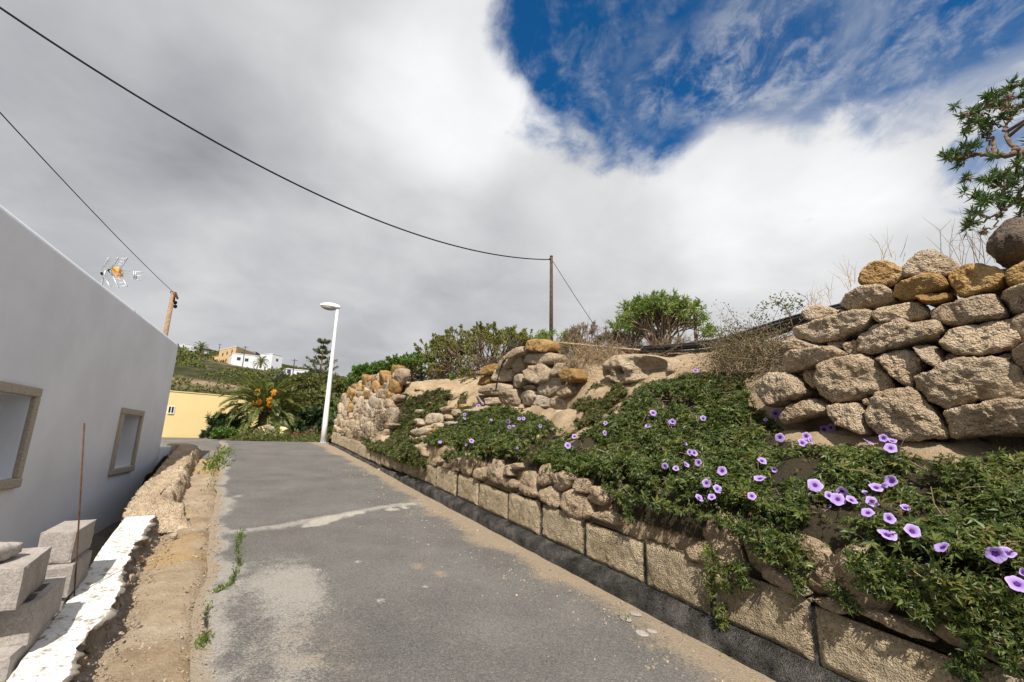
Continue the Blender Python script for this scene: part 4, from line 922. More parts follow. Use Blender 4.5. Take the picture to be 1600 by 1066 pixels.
def cable(pxs, A_, B_, rad, label, name='overhead_cable', ext=0.0, grp=None):
    """a line hung in the vertical plane through A_ and B_, sagging as seen"""
    A_, B_ = np.asarray(A_), np.asarray(B_); dxy = (B_ - A_)[:2]; nn = np.array([-dxy[1], dxy[0], 0]); P = []
    for x, y in pxs:
        r_ = ray(x, y); k = ((A_ - CAM) @ nn) / (r_ @ nn); P.append(CAM + r_ * k)
    P = np.array(P); s = np.linalg.norm(P[:, :2] - A_[:2], axis=1)
    cf = np.polyfit(s, P[:, 2], 2); L = np.linspace(0, s.max() * (1 + ext), 60); d = dxy / np.linalg.norm(dxy)
    pts = np.stack([A_[0] + d[0] * L, A_[1] + d[1] * L, np.polyval(cf, L)], -1)
    o = MB().tube(pts, rad, 6).build(name, M['cable'], None, True); return tag(o, label, 'cable', grp)
cable([(862, 404), (790, 403), (690, 380), (600, 350), (500, 306), (375, 237), (250, 168), (120, 92), (0, 18)], PTp - ZUP * 0.06, P_s(0, 18, 9.0), 0.022, 'thick black overhead cable sagging across the sky to the brown pole', ext=0.25)
cable([(269, 455), (200, 388), (140, 326), (70, 250), (0, 177)], P2T, P_s(0, 177, 9.0), 0.012, 'thin dark overhead cable running down to the tan pole behind the house', ext=0.3)
cable([(863, 407), (878, 431), (900, 466), (922, 497), (935, 518)], PTp - ZUP * 0.15, P_s(935, 518, 19.0), 0.012, 'thin slanting guy wire on the right of the brown pole', 'guy_wire')

# ------------------------------------------------------------------ plants
def leaves(base, d, nrm, L, Wd, mb=None, fold=0.15, curl=0.0):
    base, d, nrm = np.asarray(base), np.asarray(d), np.asarray(nrm); n = len(base)
    L = np.broadcast_to(np.asarray(L, float), (n,))[:, None]; Wd = np.broadcast_to(np.asarray(Wd, float), (n,))[:, None]
    d = d / (np.linalg.norm(d, axis=1, keepdims=True) + 1e-9); s = np.cross(d, nrm); s /= np.linalg.norm(s, axis=1, keepdims=True) + 1e-9; u = np.cross(s, d)
    V = np.stack([base, base + d * L * 0.45 + s * Wd / 2 + u * Wd * fold, base + d * L + u * L * curl, base + d * L * 0.45 - s * Wd / 2 + u * Wd * fold], 1).reshape(-1, 3)
    i = np.arange(n) * 4; T = np.concatenate([np.stack([i, i + 1, i + 2], -1), np.stack([i, i + 2, i + 3], -1)])
    if mb is not None: mb.add(V, T=T)
    return V, T
def rnd_dir(n, rg): v = rg.normal(size=(n, 3)); return v / np.linalg.norm(v, axis=1, keepdims=True)

def branching(base, dirs, levels, l0, ratio, spread, nch, r0, rg, up=0.25, wob=0.0):
    segs = []; tips = []
    st = [(np.asarray(base, float), np.asarray(d, float) / np.linalg.norm(d), 0, l0, r0) for d in dirs]
    while st:
        p, d, lv, L, r_ = st.pop(); L2 = L * rg.uniform(0.75, 1.25); e = p + d * L2; segs.append((p, e, r_, r_ * 0.72))
        if lv >= levels: tips.append((e, d)); continue
        if lv == levels - 1 and rg.random() < 0.45: tips.append((e, d))
        k = nch if rg.random() < 0.8 else nch + 1
        for q in range(k):
            nd_ = d + spread * rg.normal(size=3) * 0.75 + ZUP * up; nd_ /= np.linalg.norm(nd_)
            st.append((e, nd_, lv + 1, L * ratio, r_ * 0.72))
    return segs, tips
def plant(name, label, cat, base, mat, bark, dirs, levels, l0, ratio, spread, nch, r0, nleaf, L, Wd, seed, up=0.25, openness=0.9, squash=None, group=None, twigmat=None, maxtips=900, droop=0.0):
    rg = np.random.default_rng(seed); base = np.asarray(base, float)
    segs, tips = branching(base, dirs, levels, l0, ratio, spread, nch, r0, rg, up)
    if len(tips) > maxtips: tips = [tips[i] for i in rg.choice(len(tips), maxtips, False)]
    root = empty(name, base, label, cat, group); mb = MB()
    for p, e, ra, rb in segs: mb.tube([p, (p + e) / 2 + rg.normal(size=3) * np.linalg.norm(e - p) * 0.05, e], [ra, (ra + rb) / 2, rb], 5, cap=False)
    mb.build('branches', M[bark], root, True)
    tp = np.array([t[0] for t in tips]); td = np.array([t[1] for t in tips]); n = len(tp)
    b = np.repeat(tp, nleaf, 0); dd_ = np.repeat(td, nleaf, 0); m_ = len(b)
    back = rg.uniform(0, L * 1.4, m_)[:, None]; b = b - dd_ * back
    dv_ = dd_ * (1.0 - openness * 0.5) + openness * rnd_dir(m_, rg) - ZUP * droop
    lm = MB(); leaves(b, dv_, np.cross(dv_, rnd_dir(m_, rg)), L * rg.uniform(0.6, 1.2, m_), Wd * rg.uniform(0.7, 1.2, m_), lm); lm.build('foliage', M[mat], root)
    return root
def ground_at(px, py): 
    p, nr0, d = hit(px, py); return p
def on_bank(t, n):
    P = W(t, n, 6.0); loc, a, b, c = bvh.ray_cast(Vector(P), Vector((0, 0, -1))); return np.array(loc) if loc else P
def fan(k, spread, seed, up=1.0):
    rg = np.random.default_rng(seed); return [np.array([rg.normal() * spread, rg.normal() * spread, up]) for _ in range(k)]
def colat(px, n):  # bank point below pixel column px on the strip n
    r_ = ray(px, 560); p = CAM + r_ * (n / (r_ @ NV)); t, _ = tn(p); return on_bank(t, n)

# the big dome shaped succulent bush
b0 = colat(1034, 6.9)
plant('succulent_bush', 'big rounded bright green succulent bush on the skyline of the bank', 'bush', b0 - ZUP * 0.1, 'klein', 'bark_grey', fan(17, 0.5, 1), 5, 0.318, 0.83, 0.5, 2, 0.03, 17, 0.10, 0.02, 5, up=0.17, openness=0.9, maxtips=1500)
b1 = colat(985, 7.2)
plant('succulent_bush', 'small green succulent bush crouching left of the big rounded one', 'bush', b1 - ZUP * 0.1, 'klein', 'bark_grey', fan(10, 0.6, 2), 3, 0.34, 0.8, 0.65, 2, 0.02, 24, 0.095, 0.02, 6, up=0.15)
b2 = colat(1060, 6.6)
plant('dry_shrub', 'small pale dry shrub at the foot of the big rounded bush', 'shrub', b2 - ZUP * 0.1, 'brush', 'twig', fan(9, 0.8, 3), 3, 0.13, 0.8, 0.7, 2, 0.008, 5, 0.05, 0.006, 7, up=0.1)
b3 = colat(925, 7.6)
plant('bare_bush', 'sparse brown bare branched bush between the pole and the round green bush', 'bush', b3 - ZUP * 0.1, 'brush', 'bark_grey', fan(12, 0.75, 4), 4, 0.31, 0.8, 0.6, 2, 0.022, 6, 0.09, 0.016, 8, up=0.15)
b4 = colat(868, 7.6)
plant('succulent_bush', 'low green succulent bush at the foot of the brown pole', 'bush', b4 - ZUP * 0.05, 'klein', 'bark_grey', fan(12, 0.7, 5), 3, 0.42, 0.8, 0.62, 2, 0.022, 20, 0.11, 0.02, 9, up=0.2)
b5 = colat(822, 7.5)
plant('grey_bush', 'grey green wispy bush left of the brown pole', 'bush', b5 - ZUP * 0.1, 'greygreen', 'twig', fan(20, 0.7, 6), 4, 0.34, 0.78, 0.55, 2, 0.015, 14, 0.08, 0.012, 10, up=0.1)
def leafy(label, px, n, h, w, seed, mat='olive', name='leafy_bush', L=0.085, Wd=0.04, cat='bush', lift=0.0, lv=4, nl=16, k=12):
    b = colat(px, n) + ZUP * lift; kf = h / 1.0
    return plant(name, label, cat, b - ZUP * 0.1, mat, 'bark', fan(k, w / max(h, 0.1) * 0.75, seed), lv, 0.34 * kf, 0.80, 0.6, 2, 0.02 * kf + 0.004, nl, L, Wd, seed + 30, up=0.15, openness=1.0)
leafy('tall olive green bush with yellowing leaves, highest of the leafy clump on the bank', 735, 7.0, 1.75, 1.6, 21, nl=22)
leafy('yellow green leafy bush right of the highest one in the clump', 778, 7.0, 1.6, 1.3, 22, nl=22)
leafy('olive bush on the left shoulder of the leafy clump', 695, 6.8, 1.6, 1.6, 23, nl=22)
leafy('brown grey dry bush in front of the leafy clump on the bank', 700, 6.3, 0.75, 1.1, 24, 'brush', 'dry_bush', 0.05, 0.015, nl=10)
leafy('second brown dry bush in front of the yellow green bush', 760, 6.4, 0.7, 1.0, 26, 'brush', 'dry_bush', 0.05, 0.015, nl=10)
leafy('fresh green bush low on the slope above the bare sandy patch', 652, 5.9, 1.2, 1.7, 25, 'bright', nl=26, L=0.08, Wd=0.04)
leafy('dark fresh green bush right behind the end of the far stone wall', 622, 5.4, 1.1, 1.2, 27, 'bright', nl=26, L=0.08, Wd=0.04)
leafy('bright yellow green bush topping the far stone wall beside the lamp', 556, 4.9, 1.5, 1.6, 28, 'bright', nl=26, L=0.12, Wd=0.04)
leafy('small bright green bush on the far stone wall', 583, 4.8, 1.0, 1.2, 29, 'bright', nl=22, L=0.12, Wd=0.04)
leafy('olive shrub crossing the skyline behind the far stone wall', 600, 6.6, 1.6, 1.8, 31, 'olive', nl=18)
leafy('tiny green plant standing on the sandy ledge below the leafy clump', 727, 5.9, 0.45, 0.3, 32, 'bright', 'green_plant', 0.08, 0.035, 'plant', 0, 3, 10, 5)
leafy('low grey green shrub filling the skyline between the pole and bare bush', 893, 7.8, 0.7, 1.0, 33, 'greygreen', 'grey_bush', 0.07, 0.014)
leafy('low grey green shrub between the bare bush and the round bush', 958, 7.4, 0.6, 0.9, 34, 'greygreen', 'grey_bush', 0.07, 0.014)

# dry brush on the slope (thin tangled twigs)
def brush(label, spots, seed, k=160, Lh=0.45, r_=0.003, mat='twig', leafm=None, nl=4, ll=0.03, lift=0.0):
    rg = np.random.default_rng(seed); c = np.mean(spots, 0); root = empty('dry_brush', c, label, 'dry shrub'); mb = MB(); tips = []
    for i in range(k):
        p = spots[rg.integers(len(spots))] + rg.normal(size=3) * np.array([.12, .12, .02]); d = np.array([rg.normal() * .8, rg.normal() * .8, abs(rg.normal()) * .6 + .12]); d /= np.linalg.norm(d); L = Lh * rg.uniform(.5, 1.3)
        q = p + d * L * 0.5 + rg.normal(size=3) * 0.05; e = q + (d + rg.normal(size=3) * 0.5) * L * 0.5 - ZUP * 0.06 * L
        mb.tube([p, q, e], [r_ * 1.4, r_, r_ * 0.5], 3, cap=False); tips += [q, e]
        f = q + rnd_dir(1, rg)[0] * L * 0.35; mb.tube([q, (q + f) / 2 + rg.normal(size=3) * 0.02, f], [r_, r_ * .8, r_ * .4], 3, cap=False); tips.append(f)
    mb.build('twigs', M[mat], root, False)
    if leafm:
        tp = np.repeat(np.array(tips), nl, 0) + rg.normal(size=(len(tips) * nl, 3)) * 0.04; dv_ = rnd_dir(len(tp), rg); lm = MB(); leaves(tp, dv_, rnd_dir(len(tp), rg), ll, ll * 0.4, lm); lm.build('leaves', M[leafm], root)
    return root
def spots_px(poly, n, seed, back=0.0):
    rg = np.random.default_rng(seed); poly = np.array(poly); lo, hi = poly.min(0), poly.max(0); out = []
    while len(out) < n:
        x, y = rg.uniform(lo, hi)
        if inpoly(np.array([x]), np.array([y]), poly)[0]:
            p, a, d = hit(x, y, back)
            if p is not None: out.append(p)
    return np.array(out)
brush('tangle of dead grey brown twigs above the hollowed rock ledge', spots_px([(880, 552), (960, 545), (1055, 548), (1050, 560), (960, 566), (895, 575)], 60, 41), 41, 420, 0.5)
brush('dry brown brush beside the left end of the tall stone wall', spots_px([(1140, 545), (1175, 510), (1232, 505), (1225, 560), (1190, 590), (1130, 590)], 60, 42), 42, 420, 0.5, 0.003, 'twig', 'vine_dry', 5, 0.035)
brush('pale dead brush between the mid stone wall and the rock ledge', spots_px([(905, 545), (945, 548), (940, 575), (905, 570)], 30, 43), 43, 150, 0.3, 0.0025, 'straw')
brush('scraggy dry shrub hanging under the far stone wall end', spots_px([(555, 680), (600, 640), (625, 650), (600, 690), (570, 690)], 30, 44), 44, 260, 0.4, 0.004, 'twig', 'brush', 6, 0.05)

# arching green sprig and post, sticks
AS = empty('arching_vine', P_s(1238, 500, 5.9), 'thin leafy sprig arching over the hoses left of the tall wall', 'vine')
def arch(pts, s, r_=0.006): return [P_s(x, y, s) for x, y in pts]
c1 = arch([(1240, 520), (1236, 500), (1229, 482), (1216, 471), (1200, 474), (1192, 488), (1190, 500)], 5.9); c2 = arch([(1236, 500), (1232, 480), (1240, 470), (1250, 474), (1256, 482)], 5.9); c3 = arch([(1229, 482), (1222, 469), (1212, 466)], 5.9)
MB().tube(c1, [.008, .007, .006, .005, .004, .003, .002], 5).tube(c2, 0.004, 5).tube(c3, 0.003, 5).build('stem', M['twig'], AS, True)
rg = np.random.default_rng(50); bp_ = np.concatenate([np.array(c1[2:] + c2[1:] + c3)[rg.integers(0, 12, 260)] + rg.normal(size=(260, 3)) * 0.05]); lm = MB(); leaves(bp_, rnd_dir(260, rg) - ZUP * 0.4, rnd_dir(260, rg), 0.045, 0.018, lm); lm.build('leaves', M['vine'], AS)
pq = colat(1087, 7.4); top_ = P_s(1086, 490, float((pq @ np.array([0, 1, 0])) / 1.0)); 
ps_ = np.linalg.norm(pq[:2]); top_ = P_n(1086, 491, 7.4)
o = MB().tube([np.array([top_[0], top_[1], pq[2] - 0.2]), (top_ + np.array([top_[0], top_[1], pq[2]])) / 2 + U * 0.015, top_], [0.04, 0.035, 0.03], 8).build('wooden_post', M['bark_grey'], None, True); tag(o, 'single weathered wooden stake right of the big rounded bush', 'post')
st = [P_n(x, y, 5.9) for x, y in [(862, 535), (900, 538), (950, 543), (1000, 547)]]
o = MB().tube(st, [0.022, 0.02, 0.018, 0.015], 7).build('dead_cane', M['straw'], None, True); tag(o, 'long straight tan dead cane lying along the top of the mid stone wall', 'cane')
st = [P_n(x, y, 4.85) for x, y in [(826, 540), (800, 553), (786, 565), (779, 585), (774, 612)]]
o = MB().tube(st, [0.012, 0.016, 0.018, 0.016, 0.01], 7).build('bent_branch', M['wood'], None, True); tag(o, 'dark bent dead branch hanging down the left end of the mid stone wall', 'branch')
st = [hit(x, y, 0.12)[0] for x, y in [(832, 688), (845, 681), (853, 674)]]
o = MB().tube(st, [0.03, 0.035, 0.03], 7).build('dead_cane', M['straw'], None, True); tag(o, 'short broken piece of pale cane lying in the vines', 'cane')

# hoses: a bundle of black irrigation pipes over the crest
HS = [[(1275, 488), (1200, 512), (1150, 528), (1100, 538), (1050, 542), (1000, 545), (960, 549)], [(1275, 492), (1200, 515), (1150, 530), (1100, 541), (1050, 546), (990, 550), (935, 553)],
      [(1275, 496), (1200, 520), (1155, 532), (1110, 542), (1060, 545), (1000, 552), (930, 558)], [(1275, 484), (1195, 508), (1150, 524), (1105, 535), (1045, 540), (985, 543), (945, 545)],
      [(1275, 500), (1205, 522), (1160, 537), (1120, 545), (1070, 550), (1010, 549), (960, 552)], [(1275, 490), (1205, 510), (1160, 526), (1115, 537), (1060, 543), (1020, 546), (975, 553)],
      [(1275, 503), (1200, 528), (1170, 537), (1130, 552), (1105, 568)]]
for i, h_ in enumerate(HS):
    nn = 6.15 + 0.05 * (i % 4); pts = [P_n(x, y, nn) for x, y in h_]
    if i < 6:
        e = pts[0]; pts = [e - U * 3.2 - ZUP * 0.1, e - U * 1.6 + ZUP * 0.02] + pts
    pp = np.array(pts); k = np.linspace(0, len(pp) - 1, 60); pp = np.stack([np.interp(k, np.arange(len(pp)), pp[:, j]) for j in range(3)], -1)
    ker = np.ones(7) / 7
    for _ in range(2): pp[3:-3] = np.stack([np.convolve(pp[:, j], ker, 'valid') for j in range(3)], -1)
    o = MB().tube(pp, 0.021 if i < 6 else 0.014, 8).build('irrigation_hose', M['hose'], None, True)
    tag(o, 'black irrigation hose in the bundle sagging over the crest of the bank' if i < 6 else 'thin black hose dropping away from the bundle towards the dry brush', 'hose', 'hoses along the bank crest')

# ------------------------------------------------------------------ tree at the right edge
def tz(x, y, s=4.5): return P_s(1430 + x / 3.441, 110 + y / 3.441, s)
TB = on_bank(0.0, 6.0); TR = empty('succulent_tree', TB, 'gnarled succulent tree with tufted leaf rosettes leaning in over the tall wall', 'tree')
tops_ = {}
TRK = [[(760, 1150), (735, 900), (720, 700), (690, 560), (640, 425), (550, 438), (500, 455), (430, 452), (380, 455), (310, 460), (250, 470), (190, 480)], [(430, 452), (425, 400), (400, 345), (370, 310), (330, 280), (290, 262)],
       [(550, 438), (520, 400), (490, 355), (475, 310), (500, 290), (520, 240), (500, 150), (500, 110)], [(390, 450), (390, 390), (360, 330)], [(720, 700), (640, 690), (560, 690), (500, 740), (460, 770), (400, 790), (340, 830), (300, 815)],
       [(560, 440), (560, 480), (500, 560), (480, 620), (470, 690)], [(500, 565), (440, 575), (350, 580), (290, 582)], [(460, 770), (420, 840), (375, 860)], [(400, 345), (400, 280), (390, 230), (310, 228), (260, 245)],
       [(520, 240), (600, 180), (640, 120)], [(690, 560), (800, 420), (840, 250), (830, 120)], [(800, 420), (900, 330), (950, 220)], [(735, 900), (850, 700), (940, 560), (1000, 480)], [(390, 230), (390, 180)], [(475, 310), (430, 290)], [(480, 620), (430, 610)], [(560, 690), (580, 640)], [(400, 790), (345, 765)], [(470, 690), (360, 715), (330, 680)]]
WDT = [.12, .05, .06, .035, .06, .045, .03, .025, .035, .035, .075, .05, .07, .02, .02, .02, .03, .02, .02]
mb = MB(); rg = np.random.default_rng(61); allp = []
for bi, (pl_, w0) in enumerate(zip(TRK, WDT)):
    pts = np.array([tz(x, y, 4.5 + 0.25 * math.sin(x * 0.013 + y * 0.009)) for x, y in pl_]); 
    if bi == 0: pts[0] = TB - ZUP * 0.1
    k = np.linspace(0, len(pts) - 1, len(pts) * 4); pp = np.stack([np.interp(k, np.arange(len(pts)), pts[:, j]) for j in range(3)], -1); pp += 0.010 * rg.normal(size=pp.shape)
    w = np.linspace(w0, max(0.014, w0 * 0.25), len(pp)); w = w * (0.85 + 0.3 * rg.random(len(pp))) * 0.36
    mb.tube(pp, w, 7); allp.append(pp)
tips_ = [(500,95),(385,160),(295,215),(245,250),(330,270),(430,150),(455,250),(570,130),(265,395),(285,415),(300,440),(165,465),(200,450),(240,475),(275,575),(350,590),(430,545),(490,545),(330,670),(360,720),(290,805),(345,760),(440,700),(490,690),(560,490),(560,560),(575,640),(520,620),(570,715),(560,780),(585,70),(540,690),(430,610),(420,290),(520,215),(480,180),(375,275),(390,590),(310,230),(290,290),(420,190),(450,120),(470,580),(600,560),(310,815),(230,455),(370,300),(500,560),(410,700),(470,720)]
allp_ = np.concatenate(allp); roses = []
extra = [(rg.uniform(620, 1050), rg.uniform(60, 800)) for _ in range(60)]
for x, y in tips_ + extra:
    p = tz(x, y, 4.5 + 0.25 * math.sin(x * 0.013 + y * 0.009) + rg.uniform(-.12, .12)); q = allp_[np.argmin(np.linalg.norm(allp_ - p, axis=1))]
    if np.linalg.norm(p - q) > 0.02: mb.tube([q, (p + q) / 2 + rg.normal(size=3) * 0.02, p], [0.016, 0.013, 0.011], 6)
    d = (p - q) / (np.linalg.norm(p - q) + 1e-6) + ZUP * 0.7; roses.append((p, d / np.linalg.norm(d)))
    for _ in range(1): roses.append((p + rg.normal(size=3) * 0.045, (d + rg.normal(size=3) * 0.7)))
mb.build('trunk', M['bark'], TR, True)
lm = MB(); n = 34
tp = np.repeat(np.array([r_[0] for r_ in roses]), n, 0); td = np.repeat(np.array([r_[1] for r_ in roses]), n, 0); td /= np.linalg.norm(td, axis=1, keepdims=True)
dv_ = td * 0.55 + rnd_dir(len(tp), rg) * 0.85; tp = tp - td * rg.uniform(0, 0.05, (len(tp), 1)); leaves(tp, dv_, rnd_dir(len(tp), rg), rg.uniform(.05, .105, len(tp)), 0.014, lm, 0.3); lm.build('crown', M['klein_tree'], TR)
for x, y in [(368, 865), (280, 320), (505, 150), (490, 200), (570, 200)]:
    dh = MB(); c = tz(x, y); q = allp_[np.argmin(np.linalg.norm(allp_ - c, axis=1))]; dh.tube([q, c], 0.008, 5); pts = c + rnd_dir(60, rg) * 0.02; leaves(pts, rnd_dir(60, rg), rnd_dir(60, rg), 0.05, 0.012, dh); dh.build('dead_flower_head', M['twig'], TR)

# wispy dry grass on the tall wall
def wisps(label, spots, seed, k, Lh, mat='twig', name='dry_grass', r_=0.0022, fork=True):
    rg = np.random.default_rng(seed); mb = MB()
    for i in range(k):
        p = spots[rg.integers(len(spots))] + rg.normal(size=3) * 0.04; d = np.array([rg.normal() * .35, rg.normal() * .35, 1]); L = Lh * rg.uniform(.4, 1.1); q = p + d * L * .5; e = q + (d + rg.normal(size=3) * .35) * L * .5
        mb.tube([p, q, e], [r_ * 1.3, r_, r_ * .4], 3, cap=False)
        if fork: f = q + (d + rg.normal(size=3) * .9) * L * .3; mb.tube([q, f], [r_ * .8, r_ * .3], 3, cap=False)
    o = mb.build(name, M[mat]); return tag(o, label, 'dry plant')
wisps('wispy leafless twigs poking up between the peaked stone and dark boulder', [P_s(x, y, 4.1) for x, y in [(1488, 412), (1505, 412), (1530, 410), (1543, 408), (1550, 410)]], 71, 18, 0.42, r_=0.0022)
wisps('thin dry grass behind the stepped left end of the tall wall', [P_s(x, y, 5.2) for x, y in [(1280, 478), (1300, 470), (1330, 450), (1270, 480)]], 72, 26, 0.28, 'straw')
wisps('few thin dry stalks above the ochre stones of the tall wall', [P_s(x, y, 4.8) for x, y in [(1380, 408), (1400, 405)]], 73, 10, 0.3, 'straw')
# ------------------------------------------------------------------ flowering vine
def vine_points(n, seed, polys, holes=(), q0=0.05, q1=4.6, t0=-1.5, t1=12.0, soft=14, gate=0.0):
    rg = np.random.default_rng(seed); t = rg.uniform(t0, t1, n); q = q0 + (q1 - q0) * rg.random(n)
    nn, hh = profile(t, q); e = 0.02; n2, h2 = profile(t, q + e); n1, h1 = profile(t, q - e)
    tx, ty = n2 - n1, h2 - h1; l = np.hypot(tx, ty) + 1e-9; ox, oy = -ty / l, tx / l
    lump = fbm(np.stack([t * 1.6, nn * 1.6, hh * 1.6], -1), 4, seed + 1)
    lump2 = fbm(np.stack([t * 5, nn * 5, hh * 5], -1), 3, seed + 7)
    thick = 0.11 + 0.14 * lump + 0.10 * lump2 + 0.06 * (q < 1.5)
    off = np.clip(thick, 0.02, 0.34) * (1 - 0.75 * rg.random(n) ** 2.0)
    P = W(t, nn + ox * off, hh + oy * off); N_ = ox[:, None] * NV + oy[:, None] * ZUP
    px, py = proj(P); jit = soft * fbm(np.stack([t * 5, q * 5, t * 0], -1), 3, seed + 2)
    m = np.zeros(n, bool)
    for p in polys: m |= inpoly(px + jit * 1.5, py + jit, p)
    for p in holes: m &= ~(inpoly(px + jit, py + jit, p) & (rg.random(n) < 0.93))
    if gate: m &= fbm(np.stack([t * 2.5, nn * 2.5, hh * 2.5], -1), 3, seed + 4) > -gate
    return P[m], N_[m], rg
def palmate(P, N_, rg, size, mb):
    n = len(P); N2 = N_ + 1.0 * rnd_dir(n, rg) + ZUP * 0.25; N2 /= np.linalg.norm(N2, axis=1, keepdims=True)
    a = np.cross(N2, rnd_dir(n, rg)); a /= np.linalg.norm(a, axis=1, keepdims=True) + 1e-9; b = np.cross(N2, a); s = size * rg.uniform(0.45, 1.0, n) * (1 + 0.75 * (rg.random(n) < 0.22))
    for ang, k in ((0, 1.0), (0.85, .9), (-0.85, .9), (1.8, .62), (-1.8, .62)):
        d = a * math.cos(ang) + b * math.sin(ang) + N2 * 0.1 * rg.normal(size=(n, 1)); leaves(P, d, N2, s * k, s * k * 0.36, mb, 0.2, -0.15)
MAINV = [(660, 690), (700, 655), (745, 635), (830, 645), (862, 660), (890, 690), (930, 655), (975, 640), (990, 605), (1040, 588), (1085, 572), (1135, 585), (1165, 610), (1180, 640), (1215, 662), (1240, 690), (1330, 695), (1400, 698), (1430, 712), (1640, 702), (2600, 740), (2600, 1500), (1750, 1090), (1570, 1015), (1500, 985), (1440, 955), (1350, 925), (1250, 885), (1185, 870), (1150, 830), (1060, 800), (1000, 790), (960, 778), (930, 752), (880, 732), (820, 722), (760, 708), (700, 712)]
HOLES = [[(1195, 655), (1235, 660), (1245, 690), (1215, 700), (1195, 690)], [(1200, 735), (1235, 745), (1230, 790), (1205, 795)], [(1420, 700), (1600, 690), (1600, 706), (1450, 712)], [(840, 672), (885, 668), (870, 692), (830, 694)], [(1050, 795), (1090, 800), (1100, 830), (1060, 830)]]
VR = empty('morning_glory_vine', W(3.5, 3.9, 1.2), 'large green morning glory vine with violet flowers, spilling over the lane side wall', 'flowering vine')
P_, N_, rg = vine_points(165000, 101, [MAINV], HOLES, gate=0.30); 
sx, sy = proj(P_); dist = np.linalg.norm(P_ - CAM, axis=1)
vm = MB(); palmate(P_, N_, rg, 0.044, vm); VP_ = P_.copy(); vm.build('foliage', M['vine'], VR)
print('vine leaves', len(P_))
# thinner yellowing and dry leaves mixed in, and trailing ends
Pd, Nd, rg = vine_points(30000, 103, [MAINV], HOLES, gate=0.02); vd = MB(); k = rg.random(len(Pd)) < 0.45; palmate(Pd[k], Nd[k], rg, 0.034, vd); vd.build('dry_leaves', M['vine_dry'], VR)
tr_ = MB(); tl = MB()
TRAIL = [[(1106, 855), (1112, 885), (1108, 915), (1114, 930)], [(1128, 880), (1135, 905), (1137, 925)], [(1160, 880), (1162, 905), (1158, 918)], [(1495, 965), (1520, 1000), (1530, 1035)], [(1440, 950), (1450, 970)], [(1560, 1000), (1580, 1040)], [(980, 790), (985, 812)], [(1125, 950), (1130, 975)], [(1500, 1040), (1515, 1050)], [(1240, 895), (1252, 915)], [(690, 712), (700, 722)], [(1300, 915), (1330, 945)]]
for pl_ in TRAIL:
    pts = np.array([P_n(x, y, 3.31) for x, y in pl_]); k = np.linspace(0, len(pts) - 1, 24); pp = np.stack([np.interp(k, np.arange(len(pts)), pts[:, j]) for j in range(3)], -1) + 0.012 * rg.normal(size=(24, 3)); tr_.tube(pp, 0.0025, 4, cap=False)
    q = np.repeat(pp, 4, 0) + rg.normal(size=(96, 3)) * 0.018; palmate(q, np.repeat(-NV[None], 96, 0), rg, 0.036, tl)
for _ in range(260):
    i = rg.integers(len(P_)); p = P_[i]; d = rnd_dir(1, rg)[0] * 0.2; tr_.tube([p, p + d * .5 + rg.normal(size=3) * .03 - N_[i] * .03, p + d - N_[i] * .03], 0.0028, 4, cap=False)
tag(tr_.build('stems', M['twig'], VR), kind='stuff'); tl.build('trailing_shoots', M['vine'], VR)

V2 = [(575, 690), (600, 640), (640, 612), (690, 600), (705, 612), (690, 640), (650, 655), (640, 690), (660, 715), (655, 730), (610, 735), (585, 725)]
VR2 = empty('trailing_plant', W(9.8, 3.8, 0.8), 'dark reddish trailing creeper on the far slope, hanging over the low wall near the lamp', 'creeper')
P_, N_, rg = vine_points(90000, 111, [V2], (), t0=7.5, t1=14.5, gate=0.35); a = MB(); b = MB(); k = rg.random(len(P_)) < 0.5
palmate(P_[k], N_[k], rg, 0.055, a); palmate(P_[~k], N_[~k], rg, 0.05, b); a.build('foliage', M['vine'], VR2); b.build('dry_leaves', M['vine_dry'], VR2)
V3 = [(885, 690), (900, 640), (930, 605), (965, 595), (980, 612), (950, 640), (915, 670)]
VR3 = empty('trailing_plant', W(5.2, 5, 1.9), 'brownish creeper patch on the slope between the mid stone wall and the rock ledge', 'creeper')
P_, N_, rg = vine_points(90000, 121, [V3], (), t0=3.5, t1=8, gate=0.3); b = MB(); a = MB(); k = rg.random(len(P_)) < 0.35; palmate(P_[~k], N_[~k], rg, 0.04, b); palmate(P_[k], N_[k], rg, 0.04, a)
b.build('dry_leaves', M['vine_dry'], VR3); a.build('foliage', M['vine'], VR3)
V4 = [(1120, 640), (1090, 570), (1125, 545), (1180, 560), (1200, 600), (1180, 650)]
VR4 = empty('trailing_plant', W(3.0, 4.9, 1.8), 'sparse dry creeper climbing the slope just left of the tall stone wall', 'creeper')
P_, N_, rg = vine_points(50000, 131, [V4], (), t0=2, t1=5, gate=0.25); b = MB(); a = MB(); k = rg.random(len(P_)) < 0.35; palmate(P_[~k], N_[~k], rg, 0.036, b); palmate(P_[k], N_[k], rg, 0.04, a)
b.build('dry_leaves', M['vine_dry'], VR4); a.build('foliage', M['vine'], VR4)
V5 = [(655, 590), (700, 570), (720, 590), (700, 620), (665, 630)], [(715, 622), (735, 615), (735, 630), (715, 632)]
VR5 = empty('trailing_plant', W(9.5, 5, 1.6), 'small dry green tufts scattered over the bare sandy slope', 'creeper')
P_, N_, rg = vine_points(50000, 141, V5, (), t0=6, t1=13, gate=-0.05); b = MB(); palmate(P_, N_, rg, 0.045, b); b.build('foliage', M['vine_dry'], VR5)

